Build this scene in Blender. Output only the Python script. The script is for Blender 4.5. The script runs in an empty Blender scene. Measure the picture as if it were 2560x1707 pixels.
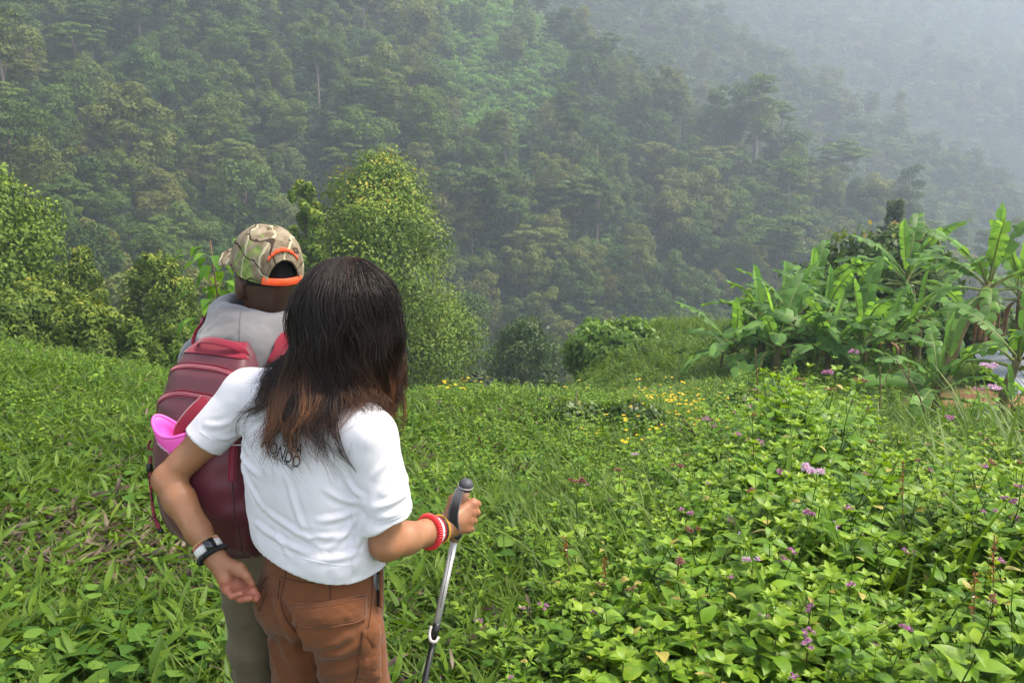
import bpy, math, random
import numpy as np
from mathutils import Vector, Matrix, Euler
from mathutils.bvhtree import BVHTree

S = bpy.context.scene
COL = S.collection
rng = np.random.default_rng(11)
random.seed(5)
R = math.radians

# ------------------------------------------------------------------ camera
CAM_Z, PITCH, LENS = 1.85, R(10.7), 30.0
FPX = 2560 * LENS / 36.0
cam_d = bpy.data.cameras.new('camera')
cam = bpy.data.objects.new('camera', cam_d)
COL.objects.link(cam)
cam.location = (0, 0, CAM_Z)
cam.rotation_euler = (math.pi / 2 - PITCH, 0, 0)
cam_d.lens, cam_d.sensor_width, cam_d.clip_start, cam_d.clip_end = LENS, 36.0, 0.05, 6000
S.camera = cam

# ------------------------------------------------------------------ sky, sun, exposure
SUN_EL, SUN_AZ = R(58), R(88)          # azimuth clockwise from +Y: to the right, slightly ahead
w = bpy.data.worlds.new('World')
S.world = w
w.use_nodes = True
nt = w.node_tree
bg = nt.nodes['Background']
sky = nt.nodes.new('ShaderNodeTexSky')
sky.sky_type = 'NISHITA'
sky.sun_disc = False
sky.sun_elevation = SUN_EL
sky.sun_rotation = SUN_AZ
sky.altitude = 1500
sky.air_density, sky.dust_density, sky.ozone_density = 1.0, 4.0, 1.0
hs = nt.nodes.new('ShaderNodeHueSaturation')            # thin cloud: a paler, greyer sky
hs.inputs['Saturation'].default_value = .42
nt.links.new(sky.outputs[0], hs.inputs['Color'])
nt.links.new(hs.outputs[0], bg.inputs[0])
bg.inputs[1].default_value = 0.15
sun_d = bpy.data.lights.new('sun', 'SUN')
sun_d.energy, sun_d.angle, sun_d.color = 2.6, R(14), (1.0, 0.90, 0.74)
sun = bpy.data.objects.new('sun', sun_d)
COL.objects.link(sun)
sd = Vector((math.sin(SUN_AZ) * math.cos(SUN_EL), math.cos(SUN_AZ) * math.cos(SUN_EL), math.sin(SUN_EL)))
sun.rotation_euler = sd.to_track_quat('Z', 'Y').to_euler()
sun.location = (30, 10, 60)
S.view_settings.view_transform = 'Standard'
S.view_settings.look = 'None'
S.view_settings.gamma = 1
S.view_settings.exposure = 1.66
S.view_settings.use_curve_mapping = False
S.render.engine = 'CYCLES'
cy = S.cycles
cy.use_denoising = True
cy.use_adaptive_sampling = True
cy.adaptive_threshold = 0.02
cy.max_bounces, cy.diffuse_bounces, cy.glossy_bounces = 6, 3, 2
cy.transmission_bounces, cy.volume_bounces, cy.transparent_max_bounces = 3, 3, 4
cy.sample_clamp_indirect = 4


# ------------------------------------------------------------------ helpers
def P(u, v, Y):
    """world point seen at photo pixel (u, v) of 2560x1707 at world distance Y ahead"""
    a, t = (u - 1280) / FPX, (853.5 - v) / FPX
    k = Y / (math.cos(PITCH) + t * math.sin(PITCH))
    return Vector((a * k, Y, CAM_Z + k * (-math.sin(PITCH) + t * math.cos(PITCH))))


def proj(x, y, z):
    z = np.asarray(z) - CAM_Z
    zc = y * math.cos(PITCH) - z * math.sin(PITCH)
    up = y * math.sin(PITCH) + z * math.cos(PITCH)
    return 1280 + FPX * x / zc, 853.5 - FPX * up / zc


def sstep(a, b, x):
    t = np.clip((x - a) / (b - a), 0, 1)
    return t * t * (3 - 2 * t)


def tag(o, label=None, cat=None, group=None, kind=None):
    if label: o['label'] = label
    if cat: o['category'] = cat
    if group: o['group'] = group
    if kind: o['kind'] = kind
    return o


def empty(name, loc, rz=0.0, label=None, cat=None, group=None):
    o = bpy.data.objects.new(name, None)
    COL.objects.link(o)
    o.location = loc
    o.rotation_euler = (0, 0, rz)
    return tag(o, label, cat, group)


class MB:
    """collects quads/tris (as arrays) into one mesh with a per-vertex tint"""
    def __init__(s):
        s.V, s.F, s.T, s.M, s.n = [], [], [], [], 0

    def add(s, V, F, tint=0.5, mi=0):
        V = np.asarray(V, np.float32).reshape(-1, 3)
        F = np.asarray(F, np.int64)
        if F.shape[1] == 3:
            F = np.c_[F, np.full(len(F), -1)]
            F = np.where(F < 0, -1, F + s.n)
        else:
            F = np.where(F < 0, -1, F + s.n)
        s.V.append(V)
        s.F.append(F)
        s.T.append(np.broadcast_to(np.asarray(tint, np.float32), (len(V),)))
        s.M.append(np.broadcast_to(np.asarray(mi, np.int32), (len(F),)))
        s.n += len(V)
        return s

    def xf(s, M):
        M = np.array(M)
        s.V = [v @ M[:3, :3].T + M[:3, 3] for v in s.V]
        return s

    def merge(s, o, M=None, dt=0.0):
        for v, f, t, m in o.arrays():
            if M is not None:
                M_ = np.array(M)
                v = v @ M_[:3, :3].T + M_[:3, 3]
            s.add(v, f, t + dt, m)
        return s

    def arrays(s):
        if not s.V: return
        V = np.concatenate(s.V); F = np.concatenate(s.F); T = np.concatenate(s.T); M = np.concatenate(s.M)
        yield V, F, T, M

    def mesh(s, name, mats, smooth=True):
        V = np.concatenate(s.V).astype(np.float32)
        F = np.concatenate(s.F)
        T = np.concatenate(s.T).astype(np.float32)
        M = np.concatenate(s.M).astype(np.int32)
        tri = F[:, 3] < 0
        tot = np.where(tri, 3, 4).astype(np.int32)
        flat = F.reshape(-1)
        flat = flat[flat >= 0].astype(np.int32)
        st = np.r_[0, np.cumsum(tot)[:-1]].astype(np.int32)
        me = bpy.data.meshes.new(name)
        me.vertices.add(len(V)); me.vertices.foreach_set('co', V.ravel())
        me.loops.add(len(flat)); me.loops.foreach_set('vertex_index', flat)
        me.polygons.add(len(F))
        me.polygons.foreach_set('loop_start', st)
        me.polygons.foreach_set('loop_total', tot)
        me.polygons.foreach_set('material_index', M)
        me.polygons.foreach_set('use_smooth', np.full(len(F), smooth))
        a = me.attributes.new('tint', 'FLOAT', 'POINT')
        a.data.foreach_set('value', T)
        for m in (mats if isinstance(mats, (list, tuple)) else [mats]):
            me.materials.append(m)
        me.update(calc_edges=True)
        me.validate()
        return me

    def build(s, name, mats, parent=None, smooth=True, loc=None):
        return link(name, s.mesh(name, mats, smooth), parent, loc)


def link(name, me, parent=None, loc=None, rot=None, scale=None):
    o = bpy.data.objects.new(name, me)
    COL.objects.link(o)
    if parent is not None: o.parent = parent
    if loc is not None: o.location = loc
    if rot is not None: o.rotation_euler = rot
    if scale is not None: o.scale = (scale,) * 3 if np.isscalar(scale) else scale
    return o


def frame_path(P_):
    P_ = np.asarray(P_, float)
    T = np.gradient(P_, axis=0)
    T /= np.linalg.norm(T, axis=1)[:, None] + 1e-9
    ref = np.array([0, 0, 1.0]) if abs(T[0][2]) < .9 else np.array([1.0, 0, 0])
    N = np.zeros_like(T)
    n = np.cross(T[0], ref); n /= np.linalg.norm(n)
    for i in range(len(T)):
        n = n - T[i] * n.dot(T[i]); n /= np.linalg.norm(n) + 1e-9
        N[i] = n
    return P_, T, N, np.cross(T, N)


def tube(mb, pts, rad, sides=8, tint=0.5, mi=0, cap=True, flat=1.0, up=None):
    """tube along pts; flat squashes the binormal axis; up orients the wide axis"""
    p, T, N, B = frame_path(pts)
    if up is not None:
        upv = np.broadcast_to(np.asarray(up, float), p.shape)
        B = upv - T * (upv * T).sum(1)[:, None]; B /= np.linalg.norm(B, axis=1)[:, None] + 1e-9
        N = np.cross(B, T)
    rad = np.broadcast_to(np.asarray(rad, float), (len(p),))
    a = np.arange(sides) / sides * 2 * np.pi
    V = p[:, None] + rad[:, None, None] * (np.cos(a)[None, :, None] * N[:, None] + flat * np.sin(a)[None, :, None] * B[:, None])
    n = len(p)
    i, j = np.meshgrid(np.arange(n - 1), np.arange(sides), indexing='ij')
    i, j = i.ravel(), j.ravel()
    j2 = (j + 1) % sides
    F = np.c_[i * sides + j, i * sides + j2, (i + 1) * sides + j2, (i + 1) * sides + j]
    V = V.reshape(-1, 3)
    if cap:
        V = np.r_[V, p[:1], p[-1:]]
        c0, c1 = n * sides, n * sides + 1
        jj = np.arange(sides); jn = (jj + 1) % sides
        F = np.r_[F, np.c_[np.full(sides, c0), jn, jj, np.full(sides, -1)],
                  np.c_[np.full(sides, c1), (n - 1) * sides + jj, (n - 1) * sides + jn, np.full(sides, -1)]]
    mb.add(V, F, tint, mi)
    return mb


def spline(pts, n):
    """Catmull-Rom through pts, n samples"""
    p = np.asarray([tuple(q) for q in pts], float)
    p = np.r_[[2 * p[0] - p[1]], p, [2 * p[-1] - p[-2]]]
    m = len(p) - 3
    t = np.linspace(0, m - 1e-6, n)
    i = t.astype(int); f = (t - i)[:, None]
    a, b, c, d = p[i], p[i + 1], p[i + 2], p[i + 3]
    return 0.5 * (2 * b + (c - a) * f + (2 * a - 5 * b + 4 * c - d) * f ** 2 + (3 * b - a - 3 * c + d) * f ** 3)


def vnoise(p, seed=0):
    """cheap smooth value noise on (n,3) points, -1..1"""
    p = np.asarray(p, float)
    i = np.floor(p).astype(np.int64); f = p - i
    f = f * f * (3 - 2 * f)
    def h(ix, iy, iz):
        n = (ix * 374761393 + iy * 668265263 + iz * 2147483647 + seed * 974711) & 0x7fffffff
        n = ((n ^ (n >> 13)) * 1274126177) & 0x7fffffff
        return ((n ^ (n >> 16)) & 0xffff) / 32767.5 - 1
    r = 0
    for dx in (0, 1):
        for dy in (0, 1):
            for dz in (0, 1):
                wgt = (f[:, 0] if dx else 1 - f[:, 0]) * (f[:, 1] if dy else 1 - f[:, 1]) * (f[:, 2] if dz else 1 - f[:, 2])
                r = r + wgt * h(i[:, 0] + dx, i[:, 1] + dy, i[:, 2] + dz)
    return r


# ------------------------------------------------------------------ materials
def nodes(name):
    m = bpy.data.materials.new(name)
    m.use_nodes = True
    t = m.node_tree
    return m, t, t.nodes['Principled BSDF'], t.nodes['Material Output']


def N(t, typ, **kw):
    n = t.nodes.new(typ)
    for k, v in kw.items():
        if k in n.inputs.keys():
            n.inputs[k].default_value = v
        else:
            setattr(n, k, v)
    return n


def ramp(t, fac, stops):
    n = t.nodes.new('ShaderNodeValToRGB')
    e = n.color_ramp.elements
    while len(e) < len(stops): e.new(0.5)
    for el, (p, c) in zip(e, stops):
        el.position = p
        el.color = (*c, 1)
    t.links.new(fac, n.inputs[0])
    return n.outputs[0]


def mixc(t, a, b, fac, mode='MIX'):
    n = t.nodes.new('ShaderNodeMix')
    n.data_type = 'RGBA'; n.blend_type = mode
    for s_, v in ((n.inputs[6], a), (n.inputs[7], b), (n.inputs[0], fac)):
        if hasattr(v, 'links'): t.links.new(v, s_)
        elif isinstance(v, (tuple, list)): s_.default_value = (*v, 1)
        else: s_.default_value = v
    return n.outputs[2]


def leaf_mat(name, stops, rand_stops=None, rand_fac=0.5, rough=0.55, trans=0.35, spec=0.22, blotch=None):
    """leaf colours run over the per-leaf tint; each object leans towards its own random colour"""
    m, t, b, out = nodes(name)
    at = N(t, 'ShaderNodeAttribute', attribute_name='tint')
    c = ramp(t, at.outputs['Fac'], stops)
    if rand_stops:
        oi = N(t, 'ShaderNodeObjectInfo')
        c2 = ramp(t, oi.outputs['Random'], rand_stops)
        c = mixc(t, c, c2, rand_fac)
    if blotch:
        tc = N(t, 'ShaderNodeTexCoord')
        nz = N(t, 'ShaderNodeTexNoise', Scale=float(blotch), Detail=4.0)
        t.links.new(tc.outputs['Object'], nz.inputs['Vector'])
        c = mixc(t, c, ramp(t, nz.outputs[0], [(.25, (.55, .58, .5)), (.5, (1, 1, 1)), (.72, (1.0, 1.0, 1.0)), (.80, (1.5, 1.05, .7))]), 1.0, 'MULTIPLY')
    t.links.new(c, b.inputs['Base Color'])
    b.inputs['Roughness'].default_value = rough
    b.inputs['Specular IOR Level'].default_value = spec * .7
    tr = N(t, 'ShaderNodeBsdfTranslucent')
    c3 = mixc(t, c, (1.3, 1.25, 0.5), 1.0, 'MULTIPLY')
    t.links.new(c3, tr.inputs[0])
    mx = N(t, 'ShaderNodeMixShader')
    mx.inputs[0].default_value = trans
    t.links.new(b.outputs[0], mx.inputs[1]); t.links.new(tr.outputs[0], mx.inputs[2])
    t.links.new(mx.outputs[0], out.inputs[0])
    return m


def plain_mat(name, col, rough=0.6, spec=0.4, var=0.15, scale=8.0, bump=0.0, bscale=None, metal=0.0, coords='Object', stretch=(1, 1, 1)):
    """base colour with soft mottling and fine relief"""
    m, t, b, out = nodes(name)
    tc = N(t, 'ShaderNodeTexCoord')
    mp = N(t, 'ShaderNodeMapping'); mp.inputs['Scale'].default_value = stretch
    t.links.new(tc.outputs[coords], mp.inputs[0])
    nz = N(t, 'ShaderNodeTexNoise', Scale=scale, Detail=5.0)
    t.links.new(mp.outputs[0], nz.inputs['Vector'])
    lo = tuple(c * (1 - var) for c in col); hi = tuple(min(1, c * (1 + var)) for c in col)
    c = ramp(t, nz.outputs[0], [(0.3, lo), (0.7, hi)])
    t.links.new(c, b.inputs['Base Color'])
    b.inputs['Roughness'].default_value = rough
    b.inputs['Specular IOR Level'].default_value = spec
    b.inputs['Metallic'].default_value = metal
    if bump:
        n2 = N(t, 'ShaderNodeTexNoise', Scale=bscale or scale * 8, Detail=4.0)
        t.links.new(mp.outputs[0], n2.inputs['Vector'])
        bp = N(t, 'ShaderNodeBump', Strength=bump, Distance=0.004)
        t.links.new(n2.outputs[0], bp.inputs['Height'])
        t.links.new(bp.outputs[0], b.inputs['Normal'])
    return m


def scatter(name, protos, pts, rot, scl, idx, label_kind='stuff'):
    """one object: vertex cloud whose points carry leafy clumps (geometry nodes)"""
    pts = np.asarray(pts, np.float32); n = len(pts)
    me = bpy.data.meshes.new(name)
    me.vertices.add(n); me.vertices.foreach_set('co', pts.ravel())
    a = me.attributes.new('rot', 'FLOAT_VECTOR', 'POINT'); a.data.foreach_set('vector', np.asarray(rot, np.float32).ravel())
    a = me.attributes.new('scl', 'FLOAT', 'POINT'); a.data.foreach_set('value', np.asarray(scl, np.float32))
    a = me.attributes.new('idx', 'INT', 'POINT'); a.data.foreach_set('value', np.asarray(idx, np.int32))
    o = link(name, me)
    g = bpy.data.node_groups.new(name + '_nodes', 'GeometryNodeTree')
    g.interface.new_socket('Geometry', in_out='INPUT', socket_type='NodeSocketGeometry')
    g.interface.new_socket('Geometry', in_out='OUTPUT', socket_type='NodeSocketGeometry')
    gi = g.nodes.new('NodeGroupInput'); go = g.nodes.new('NodeGroupOutput')
    iop = g.nodes.new('GeometryNodeInstanceOnPoints')
    jn = g.nodes.new('GeometryNodeJoinGeometry')
    for pm in reversed(protos):                      # join order is last-linked-first
        po = bpy.data.objects.new(pm.name + '_source', pm)
        oi = g.nodes.new('GeometryNodeObjectInfo')
        oi.inputs['Object'].default_value = po
        oi.inputs['As Instance'].default_value = False
        gti = g.nodes.new('GeometryNodeGeometryToInstance')
        g.links.new(oi.outputs['Geometry'], gti.inputs[0])
        g.links.new(gti.outputs[0], jn.inputs[0])
    g.links.new(gi.outputs[0], iop.inputs['Points'])
    g.links.new(jn.outputs[0], iop.inputs['Instance'])
    iop.inputs['Pick Instance'].default_value = True
    def att(nm, dt):
        q = g.nodes.new('GeometryNodeInputNamedAttribute')
        q.data_type = dt; q.inputs['Name'].default_value = nm
        return q.outputs['Attribute']
    e2r = g.nodes.new('FunctionNodeEulerToRotation')
    g.links.new(att('rot', 'FLOAT_VECTOR'), e2r.inputs[0])
    g.links.new(e2r.outputs[0], iop.inputs['Rotation'])
    g.links.new(att('scl', 'FLOAT'), iop.inputs['Scale'])
    g.links.new(att('idx', 'INT'), iop.inputs['Instance Index'])
    g.links.new(iop.outputs[0], go.inputs[0])
    md = o.modifiers.new('scatter', 'NODES')
    md.node_group = g
    o['kind'] = label_kind
    return o
# ------------------------------------------------------------------ terrain
EDGE_X = [-60, -12, -7, -4.5, -2, 0, 2, 5, 9, 25, 60]
EDGE_Y = [15, 12.5, 12.5, 13, 14.5, 17.5, 22, 31, 39, 44, 48]
FA, FB, FS = 225.0, 1.2, 0.65          # far hillside: contour line y = FA + FB*x, slope FS


def sp(x, k=1.0):
    return np.logaddexp(0, np.asarray(x, float) / k) * k


def near_z(x, y):
    x = np.asarray(x, float); y = np.asarray(y, float)
    z = -0.17 * sp(y - 3.2, .8)
    z = z + 0.175 * np.clip(sp(-x - 2.5, .5), 0, 2.4 / .2) * sstep(3, 11, y)
    z = z + 1.25 * np.exp(-((x - 6.3) / 5.6) ** 2 - ((y - 32) / 7.0) ** 2) - .55 * np.exp(-((x - .4) / 2.6) ** 2 - ((y - 19) / 5) ** 2)
    z = z + .10 * np.sin(x * .9 + 1.3) * np.sin(y * .7) * sstep(3, 8, y) + .20 * np.sin(x * .31 + y * .23) * sstep(5, 14, y) + .12 * np.sin(x * .55 - y * .5 + 1) * sstep(6, 14, y)
    e = np.interp(x, EDGE_X, EDGE_Y)
    d = sp(y - e, 1.2)
    return z - (.26 * d + .004 * d * d)


def far_z(x, y):
    nrm = math.hypot(1, FB)
    s = (y - FA - FB * x) / nrm
    q = (x + FB * y) / nrm
    z = 20 + FS * s
    z = np.logaddexp(z / 12, .7 * (y - 430 - .2 * x) / 12) * 12
    z = z + 9.5 * np.sin(q / 34 + s / 120 + 2.2) + 3.5 * np.sin(q / 15.5 + s / 45 + .6) + 2.0 * np.sin(s / 19 + q / 40)
    return -sp(-(z - 215), 15) + 215


def ground_z(x, y):
    a, b = near_z(x, y), far_z(x, y)
    k = 7.0
    h = np.clip(.5 + .5 * (b - a) / k, 0, 1)
    return a * (1 - h) + b * h + k * h * (1 - h)


def gz(x, y):
    return float(ground_z(np.array([x]), np.array([y]))[0])


def axis(lims, near, far_step):
    out = []
    for a, b, s_ in lims:
        out += list(np.arange(a, b, s_))
    return np.array(sorted(set(np.round(out, 3))))


gx = axis([(-420, -60, 8), (-60, -20, 2), (-20, 30, .46), (30, 80, 1.6), (80, 900, 8)], 0, 0)
gy = axis([(-25, -4, 1), (-4, 46, .46), (46, 90, 1.5), (90, 360, 4), (360, 1250, 9)], 0, 0)
GX, GY = np.meshgrid(gx, gy, indexing='ij')
GZ = ground_z(GX, GY)
nx, ny = GX.shape
ii, jj = np.meshgrid(np.arange(nx - 1), np.arange(ny - 1), indexing='ij')
ii, jj = ii.ravel(), jj.ravel()
DIRT_C = [(9.9, 12.2, 1.6, 1.4), (9.2, 13.6, 1.9, 1.5), (10.4, 15.2, 2.3, 2.3), (8.8, 15.5, 1.6, 1.3), (-4.3 + 1.4, 24.5, .9, .5), (13.5, 15.0, 3, 2.5)]


def dirt_at(x, y):
    d = np.zeros_like(np.asarray(x, float))
    for cx, cy_, rx, ry in DIRT_C:
        d = np.maximum(d, 1 - sstep(.55, 1.1, np.hypot((x - cx) / rx, (y - cy_) / ry)))
    return d


m, t, b, out = nodes('ground_earth')
geo = N(t, 'ShaderNodeNewGeometry')
nz = N(t, 'ShaderNodeTexNoise', Scale=.6, Detail=8.0)
t.links.new(geo.outputs['Position'], nz.inputs['Vector'])
n2 = N(t, 'ShaderNodeTexNoise', Scale=9.0, Detail=6.0)
t.links.new(geo.outputs['Position'], n2.inputs['Vector'])
veg = ramp(t, n2.outputs[0], [(.3, (.020, .040, .010)), (.55, (.045, .085, .018)), (.8, (.085, .11, .03))])
veg = mixc(t, veg, (.05, .075, .02), nz.outputs[0])
soil = ramp(t, n2.outputs[0], [(.3, (.17, .085, .045)), (.7, (.30, .165, .09))])
at = N(t, 'ShaderNodeAttribute', attribute_name='tint')
c = mixc(t, veg, soil, at.outputs['Fac'])
t.links.new(c, b.inputs['Base Color'])
b.inputs['Roughness'].default_value = .95
b.inputs['Specular IOR Level'].default_value = .1
bp = N(t, 'ShaderNodeBump', Strength=.8, Distance=.05)
t.links.new(n2.outputs[0], bp.inputs['Height']); t.links.new(bp.outputs[0], b.inputs['Normal'])
M_GROUND = m
mb = MB()
mb.add(np.stack([GX, GY, GZ], -1).reshape(-1, 3),
       np.c_[ii * ny + jj, (ii + 1) * ny + jj, (ii + 1) * ny + jj + 1, ii * ny + jj + 1], dirt_at(GX, GY).ravel())
tag(mb.build('ground', M_GROUND), kind='structure')

# ------------------------------------------------------------------ haze
HAZE_D = 0.00097
m = bpy.data.materials.new('haze_air')
m.use_nodes = True
t = m.node_tree
t.nodes.remove(t.nodes['Principled BSDF'])
pv = N(t, 'ShaderNodeVolumePrincipled')
pv.inputs['Color'].default_value = (.66, .735, .86, 1)
pv.inputs['Density'].default_value = HAZE_D
pv.inputs['Anisotropy'].default_value = .12
t.links.new(pv.outputs[0], t.nodes['Material Output'].inputs['Volume'])
x0, x1, y0, y1, z0, z1 = -430, 910, -40, 1262, float(GZ.min()) - 1, 262
bv = [(x, y, z) for x in (x0, x1) for y in (y0, y1) for z in (z0, z1)]
mb = MB()
mb.add(bv, [(0, 1, 3, 2), (4, 6, 7, 5), (0, 4, 5, 1), (2, 3, 7, 6), (0, 2, 6, 4), (1, 5, 7, 3)])
hz = mb.build('haze', m, smooth=False)
hz['kind'] = 'stuff'


# ------------------------------------------------------------------ foliage makers
def unit(v):
    return v / (np.linalg.norm(v, axis=-1, keepdims=True) + 1e-9)


def leaf_quads(mb, pos, axis_, nrm, length, width, tint, mi=0):
    """rhombic leaves: base, side, tip, side"""
    axis_ = unit(axis_)
    side = unit(np.cross(axis_, nrm))
    length = np.broadcast_to(np.asarray(length, float), (len(pos),))[:, None]
    width = np.broadcast_to(np.asarray(width, float), (len(pos),))[:, None]
    nn = unit(np.cross(side, axis_))
    a = pos - axis_ * length * .5
    c = pos + axis_ * length * .5 - nn * length * .12
    b_ = pos + side * width * .5 - axis_ * length * .05
    d = pos - side * width * .5 - axis_ * length * .05
    V = np.stack([a, b_, c, d], 1).reshape(-1, 3)
    F = np.arange(len(pos) * 4).reshape(-1, 4)
    mb.add(V, F, np.repeat(np.broadcast_to(tint, (len(pos),)), 4), mi)


def clump_crown(mb, C, Rr, n_per, length, width, g, droop=0.0, low=-0.35, mi=0, shell=.74, tint_lo=0., tint_hi=1.):
    """leaves in the upper shells of ellipsoid clumps C with radii Rr"""
    C = np.asarray(C); Rr = np.asarray(Rr)
    k = len(C)
    ci = np.repeat(np.arange(k), n_per)
    n = len(ci)
    d = unit(g.normal(size=(n, 3)))
    bad = d[:, 2] < low
    d[bad, 2] *= -1
    rad = shell + (1 - shell) * g.random(n) ** .5
    rad *= 1 + .07 * g.normal(size=n)
    pos = C[ci] + d * Rr[ci] * rad[:, None]
    nrm = unit(d * .8 + np.array([0, 0, .4]) + g.normal(size=(n, 3)) * .30)
    ax = unit(np.cross(nrm, g.normal(size=(n, 3))))
    ax[:, 2] -= droop
    tn = np.clip(.25 * g.random(n) + .35 * g.random(k)[ci] + .4 * (d[:, 2] * .5 + .5) * 0 + .2, 0, 1)
    tn = tint_lo + (tint_hi - tint_lo) * tn
    leaf_quads(mb, pos, ax, nrm, length * g.uniform(.6, 1.3, n), width * g.uniform(.6, 1.3, n), tn, mi)


def limb(mb, a, b_, r0, r1, g, n=5, wob=.04, sides=5, mi=1):
    t_ = np.linspace(0, 1, n)[:, None]
    a, b_ = np.asarray(a, float), np.asarray(b_, float)
    L = np.linalg.norm(b_ - a)
    p = a + (b_ - a) * t_
    p[1:-1] += g.normal(size=(n - 2, 3)) * L * wob
    p[:, 2] -= np.sin(t_[:, 0] * math.pi) * L * .05 * (1 if abs((b_ - a)[2]) < L * .9 else 0)
    tube(mb, p, np.linspace(r0, r1, n), sides, .5, mi)


FOREST_RAND = [(0.0, (0.035, 0.072, 0.009)), (.30, (0.060, 0.106, 0.013)), (.50, (0.092, 0.153, 0.018)), (.66, (0.135, 0.135, 0.026)),
               (.80, (0.047, 0.118, 0.014)), (.92, (0.170, 0.155, 0.033)), (1.0, (0.096, 0.174, 0.026))]
M_FOREST = leaf_mat('forest_leaf', [(0, (0.034, 0.059, 0.006)), (.5, (0.070, 0.121, 0.012)), (1, (0.135, 0.186, 0.022))], FOREST_RAND, .74, .55, .3, .25)
M_BARKP = plain_mat('pale_bark', (.20, .165, .125), .9, .1, .35, 3.0, .5, 20, stretch=(4, 4, .6))
M_BARKD = plain_mat('dark_bark', (.11, .085, .06), .9, .1, .35, 3.0, .5, 20, stretch=(4, 4, .6))


def forest_tree(kind, seed):
    """(crown MB, trunk MB); base at origin, 12-22 m tall"""
    g = np.random.default_rng(seed)
    cr, tr = MB(), MB()
    C, Q = [], []
    zt = 2.2
    if kind == 'umbrella':
        H, Rc = g.uniform(14, 18), g.uniform(4.4, 5.8)
        for lay in range(4):
            z = H - lay * 1.35 - g.uniform(0, .6)
            for i in range(11 - 2 * lay):
                a = g.uniform(0, 6.28); r = Rc * math.sqrt(g.uniform(.02, 1)) * (1 - .08 * lay)
                C.append((r * math.cos(a), r * math.sin(a), z - .05 * r * r + g.normal() * .3)); Q.append((g.uniform(1.1, 1.9), g.uniform(1.1, 1.9), .6))
        clump_crown(cr, C, Q, 190, .46, .34, g, low=-.1)
    elif kind == 'round':
        H, Rc = g.uniform(12, 16), g.uniform(4.0, 5.2)
        for i in range(46):
            d = unit(g.normal(size=3)); d[2] = d[2] * 1.1 + .1
            r = g.uniform(.5, 1) * Rc
            C.append((d[0] * r, d[1] * r, H - Rc * 1.05 + d[2] * r * 1.0)); q = g.uniform(.9, 1.6); Q.append((q, q, q * .8))
        clump_crown(cr, C, Q, 170, .42, .32, g)
        zt = 4
    elif kind == 'tall':
        H, Rc = g.uniform(17, 22), g.uniform(2.6, 3.4)
        for i in range(34):
            h = g.random(); a = g.uniform(0, 6.28)
            r = Rc * math.sqrt(g.random()) * (1.05 - .6 * h) * (.45 + .9 * min(h * 3, 1))
            C.append((r * math.cos(a), r * math.sin(a), H - 10.5 + 10 * h)); q = g.uniform(.9, 1.5); Q.append((q, q, q * .65))
        clump_crown(cr, C, Q, 170, .42, .30, g, droop=.3)
        zt = 3
    else:                                             # vine-hung, dense to the ground
        H, Rc = g.uniform(9, 13), g.uniform(3.2, 4.4)
        for i in range(46):
            h = g.random(); a = g.uniform(0, 6.28)
            r = Rc * (1 - .55 * h ** 1.6) * g.uniform(.55, 1)
            C.append((r * math.cos(a), r * math.sin(a), .6 + (H - 1.2) * h)); q = g.uniform(.9, 1.5); Q.append((q, q, q * 1.1))
        clump_crown(cr, C, Q, 160, .42, .32, g, droop=.5)
    lean = g.normal(size=2) * .5
    n = 7
    z = np.linspace(-1.5, H - zt, n)
    px = np.c_[lean[0] * (z / H) ** 2 + g.normal(size=n) * .06, lean[1] * (z / H) ** 2 + g.normal(size=n) * .06, z]
    tube(tr, px, np.linspace(.24, .09, n), 6, .5, 0)
    for q in g.choice(len(C), 6, replace=False):
        k = int(g.integers(3, n - 1))
        limb(tr, px[k], C[q], .07, .03, g, mi=0, sides=4)
    return cr, tr
# the open creeper-covered gully on the hillside
CLEAR_C = (-3.0, 236.0)
# ------------------------------------------------------------------ forest on the far hillside
KINDS = ['umbrella', 'round', 'tall', 'vine_hung']
NVAR = 4
FPROT, FMESH, FCOMB = {}, {}, []
for ki, k in enumerate(KINDS):
    for v in range(NVAR):
        cr, tr = forest_tree(k, 100 + ki * 10 + v)
        FPROT[k, v] = (cr.mesh('crown', M_FOREST, True), tr.mesh('trunk', M_BARKP if k == 'tall' else M_BARKD))
        cm = MB().merge(cr)
        cm.merge(tr)
        for q in range(len(cm.M) - 1, len(cm.M)):
            cm.M[q] = np.full_like(cm.M[q], 1)
        FCOMB.append(cm.mesh('forest_tree_form', [M_FOREST, M_BARKP if k == 'tall' else M_BARKD]))

g = np.random.default_rng(3)
cand = []
sx = 6.0
for gx_ in np.arange(-330, 780, sx):
    for gy_ in np.arange(60, 1150, sx):
        cand.append((gx_ + g.uniform(-.48, .48) * sx, gy_ + g.uniform(-.48, .48) * sx))
cand = np.array(cand)
cz = ground_z(cand[:, 0], cand[:, 1])
u_, v_ = proj(cand[:, 0], cand[:, 1], cz + 12)
D = np.hypot(cand[:, 0], cand[:, 1])
far_side = far_z(cand[:, 0], cand[:, 1]) > near_z(cand[:, 0], cand[:, 1]) + 1
clear = np.hypot((cand[:, 0] - CLEAR_C[0]) / 17, (cand[:, 1] - CLEAR_C[1]) / 52) < 1 if 'CLEAR_C' in globals() else np.zeros(len(cand), bool)
keep = far_side & (u_ > -330) & (u_ < 2900) & (v_ > -330) & (v_ < 1050) & (~clear | (g.random(len(cand)) < .13))
keep &= (D < 330) | (g.random(len(cand)) < .62)
cand, cz, u_, v_, D = cand[keep], cz[keep], u_[keep], v_[keep], D[keep]
pick_k = g.choice(4, len(cand), p=[.12, .46, .12, .30])
pick_v = g.integers(0, NVAR, len(cand))
fscl = g.uniform(.45, 1.0, len(cand)) * np.where(g.random(len(cand)) < .12, 1.5, 1)
frot = g.uniform(0, 6.28, len(cand))
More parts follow.
